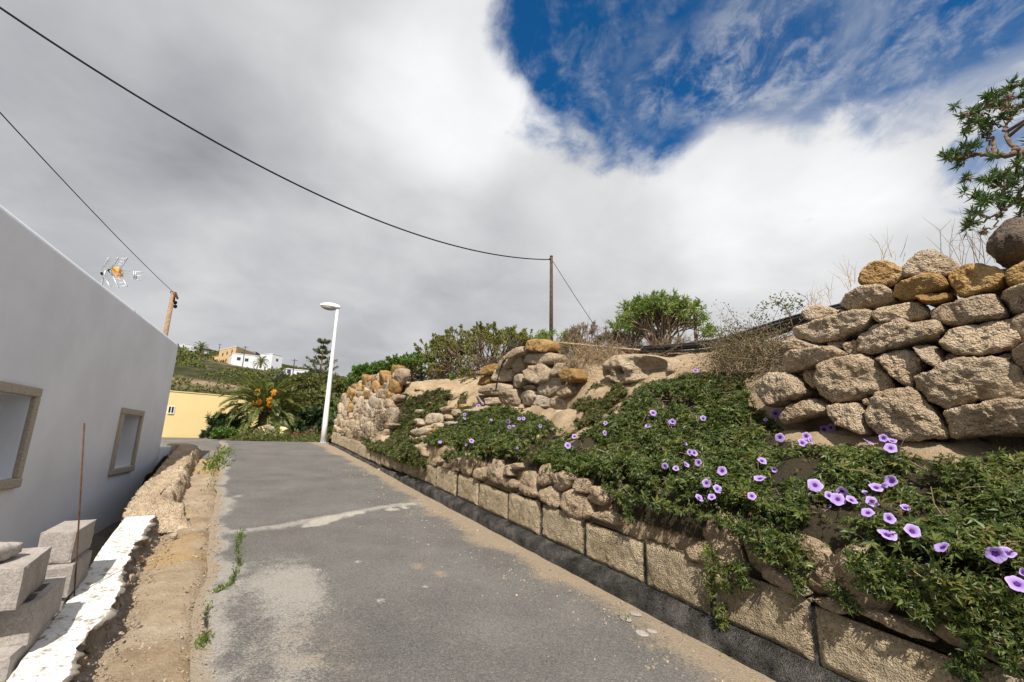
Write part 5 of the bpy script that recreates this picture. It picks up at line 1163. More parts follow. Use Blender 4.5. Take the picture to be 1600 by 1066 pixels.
FLW = [(1000 + x / 2.5017, 640 + y / 2.5017, r * 2 / 2.5017) for x, y, r in [(50,13,14),(30,65,10),(127,50,12),(247,33,12),(490,42,18),(530,15,18),(547,110,20),(720,78,22),(747,70,18),(650,105,22),(635,130,22),(668,122,18),(893,124,22),(952,112,20),(985,122,20),(980,150,22),(177,135,12),(195,168,14),(213,170,16),(97,221,14),(140,230,16),(180,215,20),(228,208,18),(320,240,20),(260,288,20),(303,310,20),(232,346,20),(280,342,20),(437,338,18),(477,200,22),(524,235,24),(468,268,24),(685,295,28),(740,337,18),(790,320,24),(773,350,26),(828,353,24),(880,328,26),(923,303,28),(955,298,24),(982,280,30),(908,360,24),(890,402,24),(730,384,28),(1037,383,26),(975,425,30),(967,487,34),(1065,475,34),(1180,537,36),(1390,565,40),(1436,560,32),(1475,680,40),(1500,640,36)]] + \
 [(560 + x / 5.33, 600 + y / 5.33, r * 2 / 5.33) for x, y, r in [(998,185,18),(1035,165,12),(883,285,18),(885,255,12),(815,320,14),(1105,300,16),(1247,313,20),(1257,360,18),(1293,352,16),(1375,288,18),(1340,290,10),(1515,350,20),(1558,300,20),(943,473,20),(898,512,20),(680,483,14),(1322,540,22)]] + \
 [(850 + x / 3.33, 420 + y / 3.33, r * 2 / 3.33) for x, y, r in [(788,530,17),(568,752,19),(667,800,20),(540,820,15),(828,777,19),(320,803,17),(317,855,15),(158,873,16),(125,920,17)]]
rg = np.random.default_rng(151)
for x, y, dpx in FLW:
    r_ = ray(x, y); r1 = r_ / np.linalg.norm(r_); dl = VP_ - CAM; along = dl @ r1; per = np.linalg.norm(dl - along[:, None] * r1, axis=1); near_ = along[(per < 0.045) & (along > 1)]
    p, nr0, d = hit(x, y, 0.0)
    if len(near_) > 3: p = CAM + r1 * (np.min(near_) - 0.02)
    elif p is not None: p = p - r1 * 0.1
    else: continue
    s = float((p - CAM) @ np.array([0, CP, SP])); R = min(0.052, max(0.032, dpx * s / F / 2 * 0.92)) * rg.uniform(0.85, 1.08)
    op = rg.uniform(0.78, 1.12) if rg.random() > 0.1 else 0.5; ax = -r1 * 0.9 + ZUP * 0.55 - U * 0.25 + 0.42 * rg.normal(size=3); ax /= np.linalg.norm(ax); e1 = np.cross(ax, [0.3, 0.2, 1]); e1 /= np.linalg.norm(e1); e2 = np.cross(ax, e1)
    rr = np.array([0.10, 0.18, 0.30, 0.45, 0.65, 0.85, 1.0]); zz = np.array([-0.75, -0.36, -0.14, -0.06, 0.0, 0.02, -0.02]); k = 30; an = np.arange(k) / k * 2 * math.pi; ph = rg.uniform(0, 6.28); V = []; rad = []
    for a_, z_ in zip(rr, zz):
        lob = 1 + 0.07 * a_ ** 3 * np.cos(5 * an + ph); ruf = 0.045 * a_ ** 2 * np.sin(10 * an + ph * 2) + 0.10 * a_ ** 2 * np.sin(2 * an + ph)
        a2 = a_ * (1 if a_ < .3 else op); V.append(p + R * (a2 * lob * np.cos(an))[:, None] * e1 + R * (a2 * lob * np.sin(an))[:, None] * e2 + R * (z_ * (2.4 - 1.4 * op) + ruf + (1 - op) * 0.8 * a_ ** 2)[:, None] * ax); rad += [a_] * k
    j = np.arange(k); Q = np.concatenate([np.stack([i * k + j, (i + 1) * k + j, (i + 1) * k + (j + 1) % k, i * k + (j + 1) % k], -1) for i in range(len(rr) - 1)])
    fo = mk('flower', np.concatenate(V), [Q], M['petal'], VR, True, attrs=dict(rad=np.array(rad)))
    V = [p - ax * R * 0.11]
    for a_, z_ in ((0.15, -0.10), (0.27, -0.07)):
        star = 1 + 0.28 * np.cos(5 * an + ph); V += list(p + R * a_ * (np.cos(an) * star)[:, None] * e1 + R * a_ * (np.sin(an) * star)[:, None] * e2 + R * z_ * ax)
    Tt = np.stack([np.zeros(k, int), 1 + j, 1 + (j + 1) % k], -1); Q = np.stack([1 + j, 1 + k + j, 1 + k + (j + 1) % k, 1 + (j + 1) % k], -1)
    th_ = mk('throat', V, [Tt, Q], M['throat'], fo, True)
# ------------------------------------------------------------------ weeds, grass, gravel
rg = np.random.default_rng(161)
def poly_pts(pl, n, w):
    pl = np.array(pl); k = rg.random(n) * (len(pl) - 1); i = k.astype(int); f = (k - i)[:, None]; return pl[i] * (1 - f) + pl[i + 1] * f + rg.normal(size=(n, 2)) * w
gm = MB()
cr_ = np.concatenate([poly_pts(CRACK[:3], 170, 0.018), poly_pts(CRACK[2:], 170, 0.018), poly_pts(CRACK2, 70, 0.015), poly_pts(CRACK2[2:], 80, 0.02), poly_pts([CRACK[0], CRACK[1]], 60, 0.02)])
edge = poly_pts(tnpx([(356, 700), (345, 712), (337, 725), (330, 735)]), 420, 0.12); e2 = poly_pts(tnpx([(333, 735), (330, 752), (326, 770)]), 80, 0.05)
kb = poly_pts([(2.2, 3.29), (2.9, 3.29)], 30, 0.02); kb2 = poly_pts([(2.98, 2.98), (3.02, 3.02)], 14, 0.02)
sidew = poly_pts(tnpx([(313, 689), (345, 688), (362, 689)]), 60, 0.2)
allw = [(cr_, 0.035), (edge, 0.10), (e2, 0.05), (kb, 0.05), (kb2, 0.05)]
for pts, L in allw:
    n = len(pts); b = W(pts[:, 0], pts[:, 1], 0.0); d = rnd_dir(n, rg) * 0.8 + ZUP * 0.8
    leaves(b, d, rnd_dir(n, rg), L * rg.uniform(.5, 1.3, n), L * 0.3, gm)
gw = gm.build('weeds', M['grass']); tag(gw, 'small green weeds sprouting from the road cracks and lane edge', 'weeds', kind='stuff')
gv = MB(); n = 2600
t_ = np.concatenate([rg.uniform(1.5, 9, 3800), rg.uniform(1.5, 12, 2200)]); n_ = np.concatenate([rg.uniform(-0.58, 0.14, 3800), 3.22 - np.abs(rg.normal(size=2200)) * 0.5])
for t, q in zip(t_, n_):
    r_ = 0.004 + 0.012 * rg.random() ** 4; c = W(t, q, r_ * 0.3 - (0.035 if q < 0 else 0) + (0.02 if q < -.3 else 0)); o = np.array([(1, 0, 0), (-1, 0, 0), (0, 1, 0), (0, -1, 0), (0, 0, 1), (0, 0, -1)]) * rg.uniform(.6, 1.3, (6, 1)) * r_
    gv.add(c + o @ np.linalg.qr(rg.normal(size=(3, 3)))[0], T=[(0, 2, 4), (2, 1, 4), (1, 3, 4), (3, 0, 4), (2, 0, 5), (1, 2, 5), (3, 1, 5), (0, 3, 5)])
go = gv.build('gravel', M['tuff_pale']); tag(go, 'loose pale gravel and crumbs on the verge and by the kerb', 'gravel', kind='stuff')
for i, (x, y, s_) in enumerate([(978, 968, 0.07), (992, 960, 0.06), (1004, 992, 0.065), (1018, 988, 0.05), (272, 838, 0.05), (310, 738, 0.04), (205, 905, 0.05), (592, 735, 0.05)]):
    c = P_h(x, y, 0.0); a = np.linspace(0, 2 * math.pi, 7, endpoint=False); pl = np.stack([s_ * np.cos(a), s_ * 0.7 * np.sin(a)], -1) * (1 + 0.25 * rg.uniform(-1, 1, (7, 1)))
    o = stone('stone_chip', pl, c + ZUP * 0.005, U, NV, ZUP, 0.010 + 0.022 * (i > 3), M['concrete' if i < 4 else 'tuff_pale'], None, 800 + i, res=18, rings=5, rough=0.012)
    tag(o, ['flat grey mortar flake lying on the asphalt near the kerb'] * 4 and (['flat grey mortar flake lying on the asphalt near the kerb'] * 4 + ['small pale stone on the dirt beside the end of the whitewashed parapet', 'small white stone on the ochre dirt by the far rubble wall', 'pale stone crumb lying at the foot of the crumbling parapet', 'small pale stone at the foot of the low wall before the lamp'])[i], 'stone chip', 'loose chips on the ground' if i < 4 else None)

# ------------------------------------------------------------------ far side: garden, hill, houses
AA = math.radians(-26.5); AX = np.array([math.sin(AA), math.cos(AA), 0]); BX = np.array([math.cos(AA), -math.sin(AA), 0])
def hill_z(P):
    a = P @ AX; b = P @ BX; t = P @ U; n = P @ NV; s = a / 1.145
    tb_ = 20.3 + 15.0 * (1 - sst(n, -0.2, 0.8))
    lat = np.clip(1 - 0.95 * (b / np.maximum(a, 30)), 0.6, 1.25)
    rise = np.interp(s, [24, 30, 34, 45, 80, 130, 160, 220, 300, 345, 420, 900], [0, .5, 1.3, 4.4, 10.0, 17.6, 22.0, 30.5, 46, 53.5, 54, 32]) * lat * sst(t - tb_, -1, 5)
    z = 1.25 + 0.35 * sst(t - tb_, -0.2, 2.5) + rise + fbm(P * 0.02, 4, 200) * 3 * sst(s, 60, 250) + fbm(P * 0.15, 4, 201) * 1.0 * sst(s, 30, 60)
    back = sst(t, 17.2, 19.6); return z * back + (-1.5) * (1 - back)
ga = np.concatenate([np.linspace(-40, 14, 20), np.linspace(15, 60, 90), np.linspace(61, 420, 160), np.linspace(430, 3000, 24)]); gb = np.concatenate([np.linspace(-3000, -260, 14), np.linspace(-240, 240, 200), np.linspace(260, 3000, 14)])
A_, B_ = np.meshgrid(ga, gb, indexing='ij'); Ph = A_[..., None] * AX + B_[..., None] * BX; Zh = hill_z(Ph)
Zh = np.where(A_ > 430, Zh * (1 - sst(A_, 430, 1500)) - 2 * sst(A_, 430, 1500), Zh); Ph[..., 2] = Zh
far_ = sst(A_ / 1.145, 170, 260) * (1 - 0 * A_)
ss_ = A_ / 1.145 + 6 * fbm(Ph * 0.03, 3, 210); tan_ = np.exp(-((ss_ - 47) / 3.5) ** 2) + np.exp(-((ss_ - 134) / 9) ** 2) + 0.8 * np.exp(-((ss_ - 96) / 3) ** 2)
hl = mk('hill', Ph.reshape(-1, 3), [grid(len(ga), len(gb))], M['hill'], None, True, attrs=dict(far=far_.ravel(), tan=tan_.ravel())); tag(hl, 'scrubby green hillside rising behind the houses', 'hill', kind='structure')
def gz(p): q = np.array([[p[0], p[1], 0.0]]); return float(hill_z(q)[0])
def on_hill(px, s): p = P_s(px, 650, s); p[2] = gz(p); return p

# yellow building at the end of the side road
YL, YR = P_s(252, 640, 26.8), P_s(360, 640, 29.8); d = (YR - YL)[:2]; d /= np.linalg.norm(d); YD = np.array([d[0], d[1], 0]); YN = np.array([d[1], -d[0], 0]); yz1 = P_s(300, 614.5, 28.2)[2]; Yo = np.array([YL[0], YL[1], 0.0])
YB = empty('yellow_building', Yo + YD * 2 + ZUP * 1.3, 'plain pale yellow building at the end of the side road, with one tiny window', 'building')
m = MB(); m.box(Yo, YD, YN, ZUP, (-4, -6, 0.8), (5.6, 0, yz1)); m.box(Yo, YD, YN, ZUP, (-4.02, -6.02, yz1), (5.65, 0.03, yz1 + 0.05)); w_ = m.build('wall', M['yellow'], YB)
wc = P_s(267, 640.5, 27.2); tw = float((wc - Yo) @ YD); m = MB(); 
for lo, hi in (((-.17, -.02, -.24), (-.13, .03, .22)), ((.13, -.02, -.24), (.17, .03, .22)), ((-.129, -.02, .18), (.129, .03, .22)), ((-.129, -.02, -.24), (.129, .05, -.18)), ((-.02, -.02, -.179), (.02, .025, .179))): m.box(Yo + YD * tw + ZUP * wc[2], YD, YN, ZUP, lo, hi)
wf = m.build('window', M['white_metal'], YB); MB().box(Yo + YD * tw + ZUP * wc[2], YD, YN, ZUP, (-.129, -.02, -.179), (.129, .01, .179)).build('pane', M['glass'], wf)

def facade(root, A2, B2, z0, z1, mat, depth, wins, name='wall', roof=None):
    """one block of a far house: front from A2 to B2 (xy), windows as (along 0..1, height, w, h)"""
    d = (B2 - A2)[:2]; L = np.linalg.norm(d); d = d / L; D_ = np.array([d[0], d[1], 0]); N_ = np.array([d[1], -d[0], 0]); o = np.array([A2[0], A2[1], 0.0])
    if N_ @ (CAM - o) < 0: N_ = -N_
    m = MB().box(o, D_, N_, ZUP, (0, -depth, z0 - 4), (L, 0, z1)); m.build(name, M[mat], root)
    MB().box(o, D_, N_, ZUP, (-.1, -depth - .1, z1 - .005), (L + .1, .1, z1 + .18)).build('roof', M[roof or mat], root)
    for (f, zc, ww, hh) in wins: MB().box(o + D_ * L * f + ZUP * (z0 + zc), D_, N_, ZUP, (-ww / 2, -.2, -hh / 2), (ww / 2, 0.04, hh / 2)).build('window', M['window_far'], root)
Z = lambda y, s, x=400: float(P_s(x, y, s)[2])
S = 160
H1 = empty('yellow_house', P_s(367, 571, S), 'big ochre yellow house with flat roof on the hillside behind the palm', 'house')
def prism(root, pts, z0, z1, mat, name):
    p = np.array([q[:2] for q in pts]); n = len(p)
    V = np.concatenate([np.c_[p, np.full(n, z0 - 4)], np.c_[p, np.full(n, z1)]]); k = np.arange(n); k2 = (k + 1) % n
    mk(name, V, [np.stack([k, k2, k2 + n, k + n], -1), (np.arange(n) + n)[None]], M[mat], root)
def wins_on(root, A2, B2, z0, wins):
    d = (B2 - A2)[:2]; L = np.linalg.norm(d); D_ = np.array([d[0], d[1], 0]) / L; N_ = np.array([D_[1], -D_[0], 0]); N_ = N_ if N_ @ (CAM - A2) > 0 else -N_; o = np.array([A2[0], A2[1], 0])
    for (f, zc, ww, hh) in wins: MB().box(o + D_ * L * f + ZUP * (z0 + zc), D_, N_, ZUP, (-ww / 2, -.2, -hh / 2), (ww / 2, 0.05, hh / 2)).build('window', M['window_far'], root)
La, Ca, Ra = P_s(341, 560, 166), P_s(367, 560, 158), P_s(398, 560, 172); zA, zB = Z(570, 160), Z(543.5, 160)
prism(H1, [La, Ca, Ra, La + Ra - Ca], zA, zB, 'yellow_far', 'wall')
ctr_ = (La + Ra) / 2; prism(H1, [ctr_ + (q - ctr_) * 1.015 for q in (La, Ca, Ra, La + Ra - Ca)], zB + 3.995, zB + 0.22, 'white_far', 'roof')
wins_on(H1, La, Ca, zA, [(.25, 4.0, .9, 1.1), (.5, 4.2, .9, 1.1), (.78, 4.4, .9, 1.2), (.2, 1.4, .9, 1.2), (.5, 1.5, .9, 1.2), (.82, 1.6, .9, 1.2)]); wins_on(H1, Ca, Ra, zA, [(.3, 4.2, .9, 1.0), (.62, 4.2, .9, 1.0), (.85, 4.2, .9, 1.0)])
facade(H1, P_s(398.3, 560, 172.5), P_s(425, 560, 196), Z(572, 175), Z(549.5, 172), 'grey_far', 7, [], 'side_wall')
facade(H1, P_s(320, 560, 170), P_s(341, 560, 166.5), Z(569, 166), Z(557.5, 166), 'yellow_far', 8, [(.3, 1.6, .7, .8)], 'annexe')
H2 = empty('white_house', P_s(388, 572, 145), 'long low white house with two windows in front of the ochre house', 'house')
facade(H2, P_s(362, 560, 144), P_s(416, 560, 150), Z(572, 146), Z(554.5, 146), 'white_far', 7, [(.2, 2.0, 1.0, 1.0), (.43, 1.9, 1.0, 1.0)])
H3_ = empty('white_house', P_s(433, 569, 160), 'white tower like house with one dark window right of the ochre house', 'house')
facade(H3_, P_s(425, 560, 158), P_s(441.5, 560, 162), Z(569, 160), Z(554, 160), 'white_far', 6, [(.5, 1.5, .9, .9)])
H4 = empty('white_house', P_s(465, 583, 120), 'low wide white house among dark trees left of the lamp post', 'house')
facade(H4, P_s(448, 575, 119), P_s(482, 575, 122), Z(585, 120), Z(576.5, 120), 'white_far', 6, [(.12, .8, .9, 1.0)])
H5 = empty('white_house', P_s(312, 557, 190), 'small white house under the dark palm at the left end of the hill', 'house')
facade(H5, P_s(300, 550, 188), P_s(326, 550, 194), Z(556, 190), Z(549, 190), 'white_far', 6, [(.2, .9, .8, .9)])
H6 = empty('white_house', P_s(292, 545, 240), 'tiny white house highest up the hill at the far left', 'house')
facade(H6, P_s(288, 542, 240), P_s(303, 542, 244), Z(546, 240), Z(539.5, 240), 'white_far', 6, [])

def palm_tree(label, base, trunk_h, nf, L, seed, fruits=(), lw=0.062, nl=42):
    rg = np.random.default_rng(seed); root = empty('palm_tree', base, label, 'palm'); top = base + ZUP * trunk_h
    MB().tube([base - ZUP * .3, base + ZUP * trunk_h * .5, top, top + ZUP * L * .1], [L * .13, L * .12, L * .14, L * .06], 12).build('trunk', M['bark'], root, True)
    lm = MB(); st = MB()
    for i in range(nf):
        az = i * 2.39996 + rg.normal() * .15; el = math.radians(86 - 106 * (i / nf) ** 1.2) ; Lf = L * rg.uniform(.85, 1.1)
        h = np.array([math.cos(az), math.sin(az), 0]); p = top + h * 0.05 * L; pts = [p]; e = el; M_ = 16
        for k in range(M_): p = p + (h * math.cos(e) + ZUP * math.sin(e)) * Lf / M_; e -= (0.055 + 0.05 * math.cos(e)) * (0.6 + k / M_); pts.append(p)
        pts = np.array(pts); st.tube(pts, np.linspace(.022, .005, M_ + 1) * L / 2.4, 4, cap=False)
        k = np.linspace(1.5, M_ - .05, nl); b = np.stack([np.interp(k, np.arange(M_ + 1), pts[:, j]) for j in range(3)], -1); tg = np.gradient(b, axis=0); tg /= np.linalg.norm(tg, axis=1, keepdims=True)
        sd = np.cross(tg, ZUP); sd /= np.linalg.norm(sd, axis=1, keepdims=True) + 1e-9; up_ = np.cross(sd, tg); ll = Lf * .20 * np.sin(np.linspace(.35, 2.95, nl)) ** .7
        for sg in (-1, 1): d = sd * sg * .62 + tg * .75 + up_ * .32 + rg.normal(size=(nl, 3)) * .10 - ZUP * .1; leaves(b, d, up_, ll, lw * L / 2.4, lm, .1, -.12)
    lm.build('crown', M['palm'], root); st.build('frond_ribs', M['straw'], root, True)
    for (ox, oy) in fruits:
        c = ox; fm = MB(); n = 70; pts = c + rnd_dir(n, rg) * rg.random((n, 1)) ** .5 * np.array([.15, .15, .2]); o8 = np.array([(1, 0, 0), (-1, 0, 0), (0, 1, 0), (0, -1, 0), (0, 0, 1), (0, 0, -1)]) * .035
        for q in pts: fm.add(q + o8, T=[(0, 2, 4), (2, 1, 4), (1, 3, 4), (3, 0, 4), (2, 0, 5), (1, 2, 5), (3, 1, 5), (0, 3, 5)])
        fm.tube([top, (top + c) / 2 + ZUP * .12, c], .02, 5); fm.build('fruit_cluster', M['orange_plastic'], root, True)
    return root
pbse = P_s(411, 672, 25.5)
palm_tree('bushy date palm with drooping fronds and orange fruit clusters at the end of the lane', pbse, 0.95, 70, 2.5, 170, [(P_s(x, y, s), 0) for x, y, s in [(402, 612, 24.7), (428, 613, 24.6), (405, 628, 24.4), (421, 626, 24.3), (422, 632, 24.4), (395, 631, 24.6)]], nl=46)
palm_tree('dark tall palm silhouetted on the far left of the hill', P_s(312, 556, 175), 2.8, 34, 3.2, 171, lw=.12, nl=18)
palm_tree('small palm in front of the long low white house', P_s(407, 573, 138), 1.0, 34, 2.7, 172, lw=.12, nl=18)
def farplant(name, label, cat, p, h, w, mat, seed, L=.22, Wd=.09, lv=3, k=9, nl=16, bark='bark', op=1.0, ups=.15, leg=1.0):
    kf = h / 1.1; return plant(name, label, cat, p, mat, bark, fan(k, w / max(h, .1) * .6, seed), lv, .36 * kf * leg, .78, .6, 2, .035 * kf, nl, L, Wd, seed + 50, up=ups, openness=op)
q = P_s(345, 686, 24); farplant('spiky_bush', 'dark green spiky bush covering the right end of the yellow building', 'bush', q, 1.35, 1.5, 'darkgreen', 180, .28, .05, 3, 16, 22, ups=.35, op=.75)
q = P_s(352, 689, 22.5); farplant('leafy_bush', 'broad leaved green bush at the foot of the dark spiky one', 'bush', q, .75, 1.5, 'bright', 181, .13, .07, 3, 14, 18)
q = P_s(330, 689, 24); farplant('leafy_bush', 'small leafy bush against the yellow building, left of the spiky bush', 'bush', q, .7, .9, 'darkgreen', 182, .14, .06, 3, 10, 16)
for i, (x, y, s, h, w, mat, lab) in enumerate([(448, 640, 31, 2.2, 2.4, 'hillgreen', 'tall scrubby bush directly right of the date palm'), (475, 640, 33, 1.9, 2.4, 'hillgreen', 'olive bush on the slope left of the lamp post'), (492, 668, 26, 1.5, 1.6, 'darkgreen', 'dark rounded bush beside the lamp post'), (470, 605, 48, 2.0, 3.6, 'hillgreen', 'olive coloured bush high on the slope left of the lamp'), (497, 622, 42, 1.5, 3.0, 'hillgreen', 'tall yellowish tree just behind the lamp post'), (440, 600, 55, 2.2, 4.5, 'greygreen', 'pale grey green bush above the date palm'), (480, 592, 70, 2.4, 4, 'hillgreen', 'olive tree in front of the low wide white house'), (455, 665, 25.5, .8, 1.0, 'hillgreen', 'low bush under the drooping fronds of the date palm'), (530, 604, 44, 1.5, 3.4, 'hillgreen', 'spreading tree between the lamp post and the far stone wall')]):
    farplant('scrub_bush', lab, 'bush', P_s(x, y + 14, s), h, w, mat, 190 + i, .24 + s * .004, .09 + s * .002, 4, 9, 9)
for i, (x, s, mat, lab) in enumerate([(480, 22.8, 'pinkleaf', 'low pink flowering shrub left of the lamp base'), (462, 23.2, 'pinkleaf', 'low pink flowering shrub right of the date palm'), (398, 23.5, 'pinkleaf', 'small pinkish shrub below the date palm trunk'), (440, 22.5, 'bright', 'low green groundcover clump at the end of the asphalt'), (470, 21.8, 'bright', 'low green groundcover clump nearer the lamp'), (372, 22.8, 'bright', 'low green groundcover clump at the junction corner'), (497, 20.5, 'grass', 'tuft of green weeds at the foot of the lamp post')]):
    farplant('flowering_shrub' if mat == 'pinkleaf' else 'groundcover_plant', lab, 'shrub', P_s(x, 686, s), .38 if mat == 'pinkleaf' else .22, .9, mat, 210 + i, .09, .04, 3, 12, 12, 'twig')
gw_ = empty('garden_wall', P_s(420, 683, 24.2), 'low garden wall of rough yellow stones under the date palm', 'wall'); rg = np.random.default_rng(220)
for i in range(26):
    x = 400 + 44 * rg.random(); y = 684 - 17 * rg.random(); p = P_s(x, y, 24.3); a = np.linspace(0, 6.283, 7, endpoint=False); pl = np.stack([.22 * np.cos(a), .14 * np.sin(a)], -1) * (1 + .25 * rg.uniform(-1, 1, (7, 1)))
    stone('stone', pl, p, np.array([1.0, 0, 0]), ZUP, np.array([0, -1.0, 0]), .16, M['yellow' if i % 2 else 'tuff_pale'], gw_, 900 + i, res=16, rings=5)
rd = P_s(305, 567, 165); farplant('red_shrub', 'dark red domed shrub left of the ochre house', 'shrub', rd, 2.4, 4.5, 'redleaf', 230, .9, .4, 3, 12, 10, ups=.05)
gcm = MB(); rg = np.random.default_rng(233); n = 5200; t_ = 20.4 + rg.gamma(1.6, 0.7, n); n_ = rg.uniform(0.3, 6.5, n); b = W(t_, n_, 0); b[:, 2] = hill_z(b) + rg.random(n) ** 1.5 * (0.12 + 0.22 * (fbm(b * 1.3, 3, 234) > 0))
leaves(b, rnd_dir(n, rg) + ZUP * .5, rnd_dir(n, rg), 0.13, 0.06, gcm); tag(gcm.build('ground_cover', M['hillgreen']), 'low green ground cover along the end of the asphalt', 'ground cover', kind='stuff')
# norfolk pine behind the lamp
NB = P_s(503, 640, 58); NT = P_s(506.5, 530, 58); NB[0], NB[1] = NT[0], NT[1]; NP = empty('norfolk_pine', NB, 'slender tiered pine with upswept branches standing behind the lamp post', 'tree'); MB().tube([NB, (NB + NT) / 2, NT], [.22, .14, .04], 8).build('trunk', M['bark'], NP, True)
lm = MB(); rg = np.random.default_rng(231); sm = MB()
for y, L, k in [(532, .7, 6), (540, .25, 4), (549, 1.0, 6), (557, .4, 4), (567, 1.7, 6), (580, 1.9, 7), (594, 2.2, 7), (610, 2.4, 8)]:
    z = P_s(505, y + 5, 58)[2]
    for j in range(k):
        a = 2 * math.pi * j / k + y; h = np.array([math.cos(a), math.sin(a), 0]); p = np.array([NT[0], NT[1], z]); pts = [p, p + h * L * .5 + ZUP * L * .08, p + h * L + ZUP * L * .42]; sm.tube(pts, [.05, .04, .02], 4)
        f = rg.uniform(.35, 1.05, 90); b = np.stack([np.interp(f * 2, [0, 1, 2], np.array(pts)[:, q]) for q in range(3)], -1) + rg.normal(size=(90, 3)) * .05; leaves(b, rnd_dir(90, rg) + h * .4 + ZUP * .7, rnd_dir(90, rg), .32, .08, lm)
sm.build('branches', M['bark'], NP); lm.build('crown', M['hillgreen'], NP)
# far thin poles
for x, y0, y1, s, lab in [(383.5, 541, 573, 140, 'thin dark pole in front of the long low white house'), (460.5, 561, 585, 118, 'thin pale pole by the low wide white house'), (344, 537, 546, 200, 'tiny pole on the skyline behind the ochre house')]:
    a, b = P_s(x, y1, s), P_s(x, y0, s); a[0], a[1] = b[0], b[1]; o = MB().tube([a - ZUP, b], .12, 6).tube([b - ZUP * .4 + AX * 0 + BX * .7, b - ZUP * .4 - BX * .7], .06, 5).build('utility_pole', M['wood'], None, True); tag(o, lab, 'utility pole')
# scrub over the hillside
rg = np.random.default_rng(240); N = 26000; s = 38 + 310 * rg.random(N) ** 1.15; az = np.radians(rg.uniform(-52, 8, N)); pos = np.stack([np.sin(az) * s, np.cos(az) * s, 0 * s], -1); pos[:, 2] = hill_z(pos); nz = fbm(pos * .06, 3, 241)
px_, py_ = proj(pos); keep = nz > -.12
keep &= ~((px_ > 316) & (px_ < 445) & (py_ < 582) & (s < 170)) & ~((px_ > 444) & (px_ < 486) & (py_ < 596) & (s < 121) & (s > 60)) & ~((px_ > 296) & (px_ < 330) & (s > 120) & (s < 195)) & (s > 44)
pos = pos[keep]; s = s[keep]; n = len(pos); k = 11; R = (.35 + .65 * rg.random(n) ** 2) * np.clip(s / 90, .6, 2.2)
b = np.repeat(pos, k, 0) + rnd_dir(n * k, rg) * (np.repeat(R, k) * rg.random(n * k) ** .4)[:, None] * np.array([1, 1, .6]) + ZUP * (np.repeat(R, k) * .3)[:, None]
lm = MB(); leaves(b, rnd_dir(n * k, rg) + ZUP * .3, rnd_dir(n * k, rg), np.repeat(R, k) * .6, np.repeat(R, k) * .38, lm); o = lm.build('hillside_scrub', M['hillgreen']); tag(o, 'mixed green scrub covering the distant hillside', 'scrub', kind='stuff')

# ------------------------------------------------------------------ light, sky, camera
EL = math.radians(50); sv = -(0.885 * U + 0.465 * NV); sv = sv / np.linalg.norm(sv); SUN = np.array([sv[0] * math.cos(EL), sv[1] * math.cos(EL), math.sin(EL)])
ld = bpy.data.lights.new('sun', 'SUN'); ld.energy = 4.9; ld.angle = math.radians(0.55); ld.color = (1.0, 0.945, 0.86); lo_ = bpy.data.objects.new('sun', ld); COL.objects.link(lo_)
lo_.rotation_euler = Vector(-SUN).to_track_quat('-Z', 'Y').to_euler(); lo_.location = (0, 0, 30)
wd = bpy.data.worlds.new('World'); scene.world = wd; wd.use_nodes = True; nt = wd.node_tree; bg = nt.nodes['Background']; STR = 0.1; bg.inputs['Strength'].default_value = STR
sky = nd(nt, 'ShaderNodeTexSky', sky_type='NISHITA'); sky.sun_disc = False; sky.sun_elevation = EL; sky.sun_rotation = math.atan2(SUN[0], SUN[1]); sky.altitude = 300; sky.air_density = 1.0; sky.dust_density = 0.3; sky.ozone_density = 3.0
D = nd(nt, 'ShaderNodeTexCoord').outputs['Generated']
sep = nd(nt, 'ShaderNodeSeparateXYZ'); lk(nt, D, sep.inputs[0]); zc = math_(nt, 'ADD', math_(nt, 'MAXIMUM', sep.outputs[2], 0.0), 0.28)
cm = nd(nt, 'ShaderNodeCombineXYZ'); lk(nt, math_(nt, 'DIVIDE', sep.outputs[0], zc), cm.inputs[0]); lk(nt, math_(nt, 'DIVIDE', sep.outputs[1], zc), cm.inputs[1]); PC = cm.outputs[0]
nA = noise(nt, PC, 1.5, 6, 0.52, 0.25); nB = noise(nt, PC, 4.2, 7, 0.58, 0.5); nD = noise(nt, vmath(nt, 'MULTIPLY', PC, (1.5, 1.1, 1.0)), 6.5, 9, 0.66, 0.6); nC = noise(nt, vmath(nt, 'ADD', PC, (5.2, 1.7, 0.3)), 0.9, 4, 0.5)
wv = vmath(nt, 'SUBTRACT', nd_noise_col(nt, PC, 2.6), (0.5, 0.5, 0.5)); wv2 = vmath(nt, 'SUBTRACT', nd_noise_col(nt, PC, 7.0), (0.5, 0.5, 0.5))
Dw = vmath(nt, 'NORMALIZE', vmath(nt, 'ADD', vmath(nt, 'ADD', D, vmath(nt, 'SCALE', wv, scale=0.21)), vmath(nt, 'SCALE', wv2, scale=0.04)))
def blob(px, py, r_in, r_out, vec=None):
    c = ray(px, py); c = c / np.linalg.norm(c); dt = vmath(nt, 'DOT_PRODUCT', Dw if vec is None else vec, tuple(float(v) for v in c)); return mr(nt, dt, math.cos(math.radians(r_out)), math.cos(math.radians(r_in)))
def mx(*a):
    r = a[0]
    for b in a[1:]: r = math_(nt, 'MAXIMUM', r, b)
    return r
fld = None
for px, py, ro, w in [(880, 30, 10, .9), (1000, 20, 17, 1.0), (1000, 120, 12, .6), (1150, 30, 15, .8), (1290, -30, 16, .8), (1450, -90, 17, .8), (1600, -140, 18, .7), (880, 190, 9, .5), (1000, 220, 9, .45), (1120, 160, 8, .2)]:
    b_ = math_(nt, 'MULTIPLY', blob(px, py, 0, ro), w); fld = b_ if fld is None else math_(nt, 'ADD', fld, b_)
fld = math_(nt, 'MINIMUM', fld, 1.35)
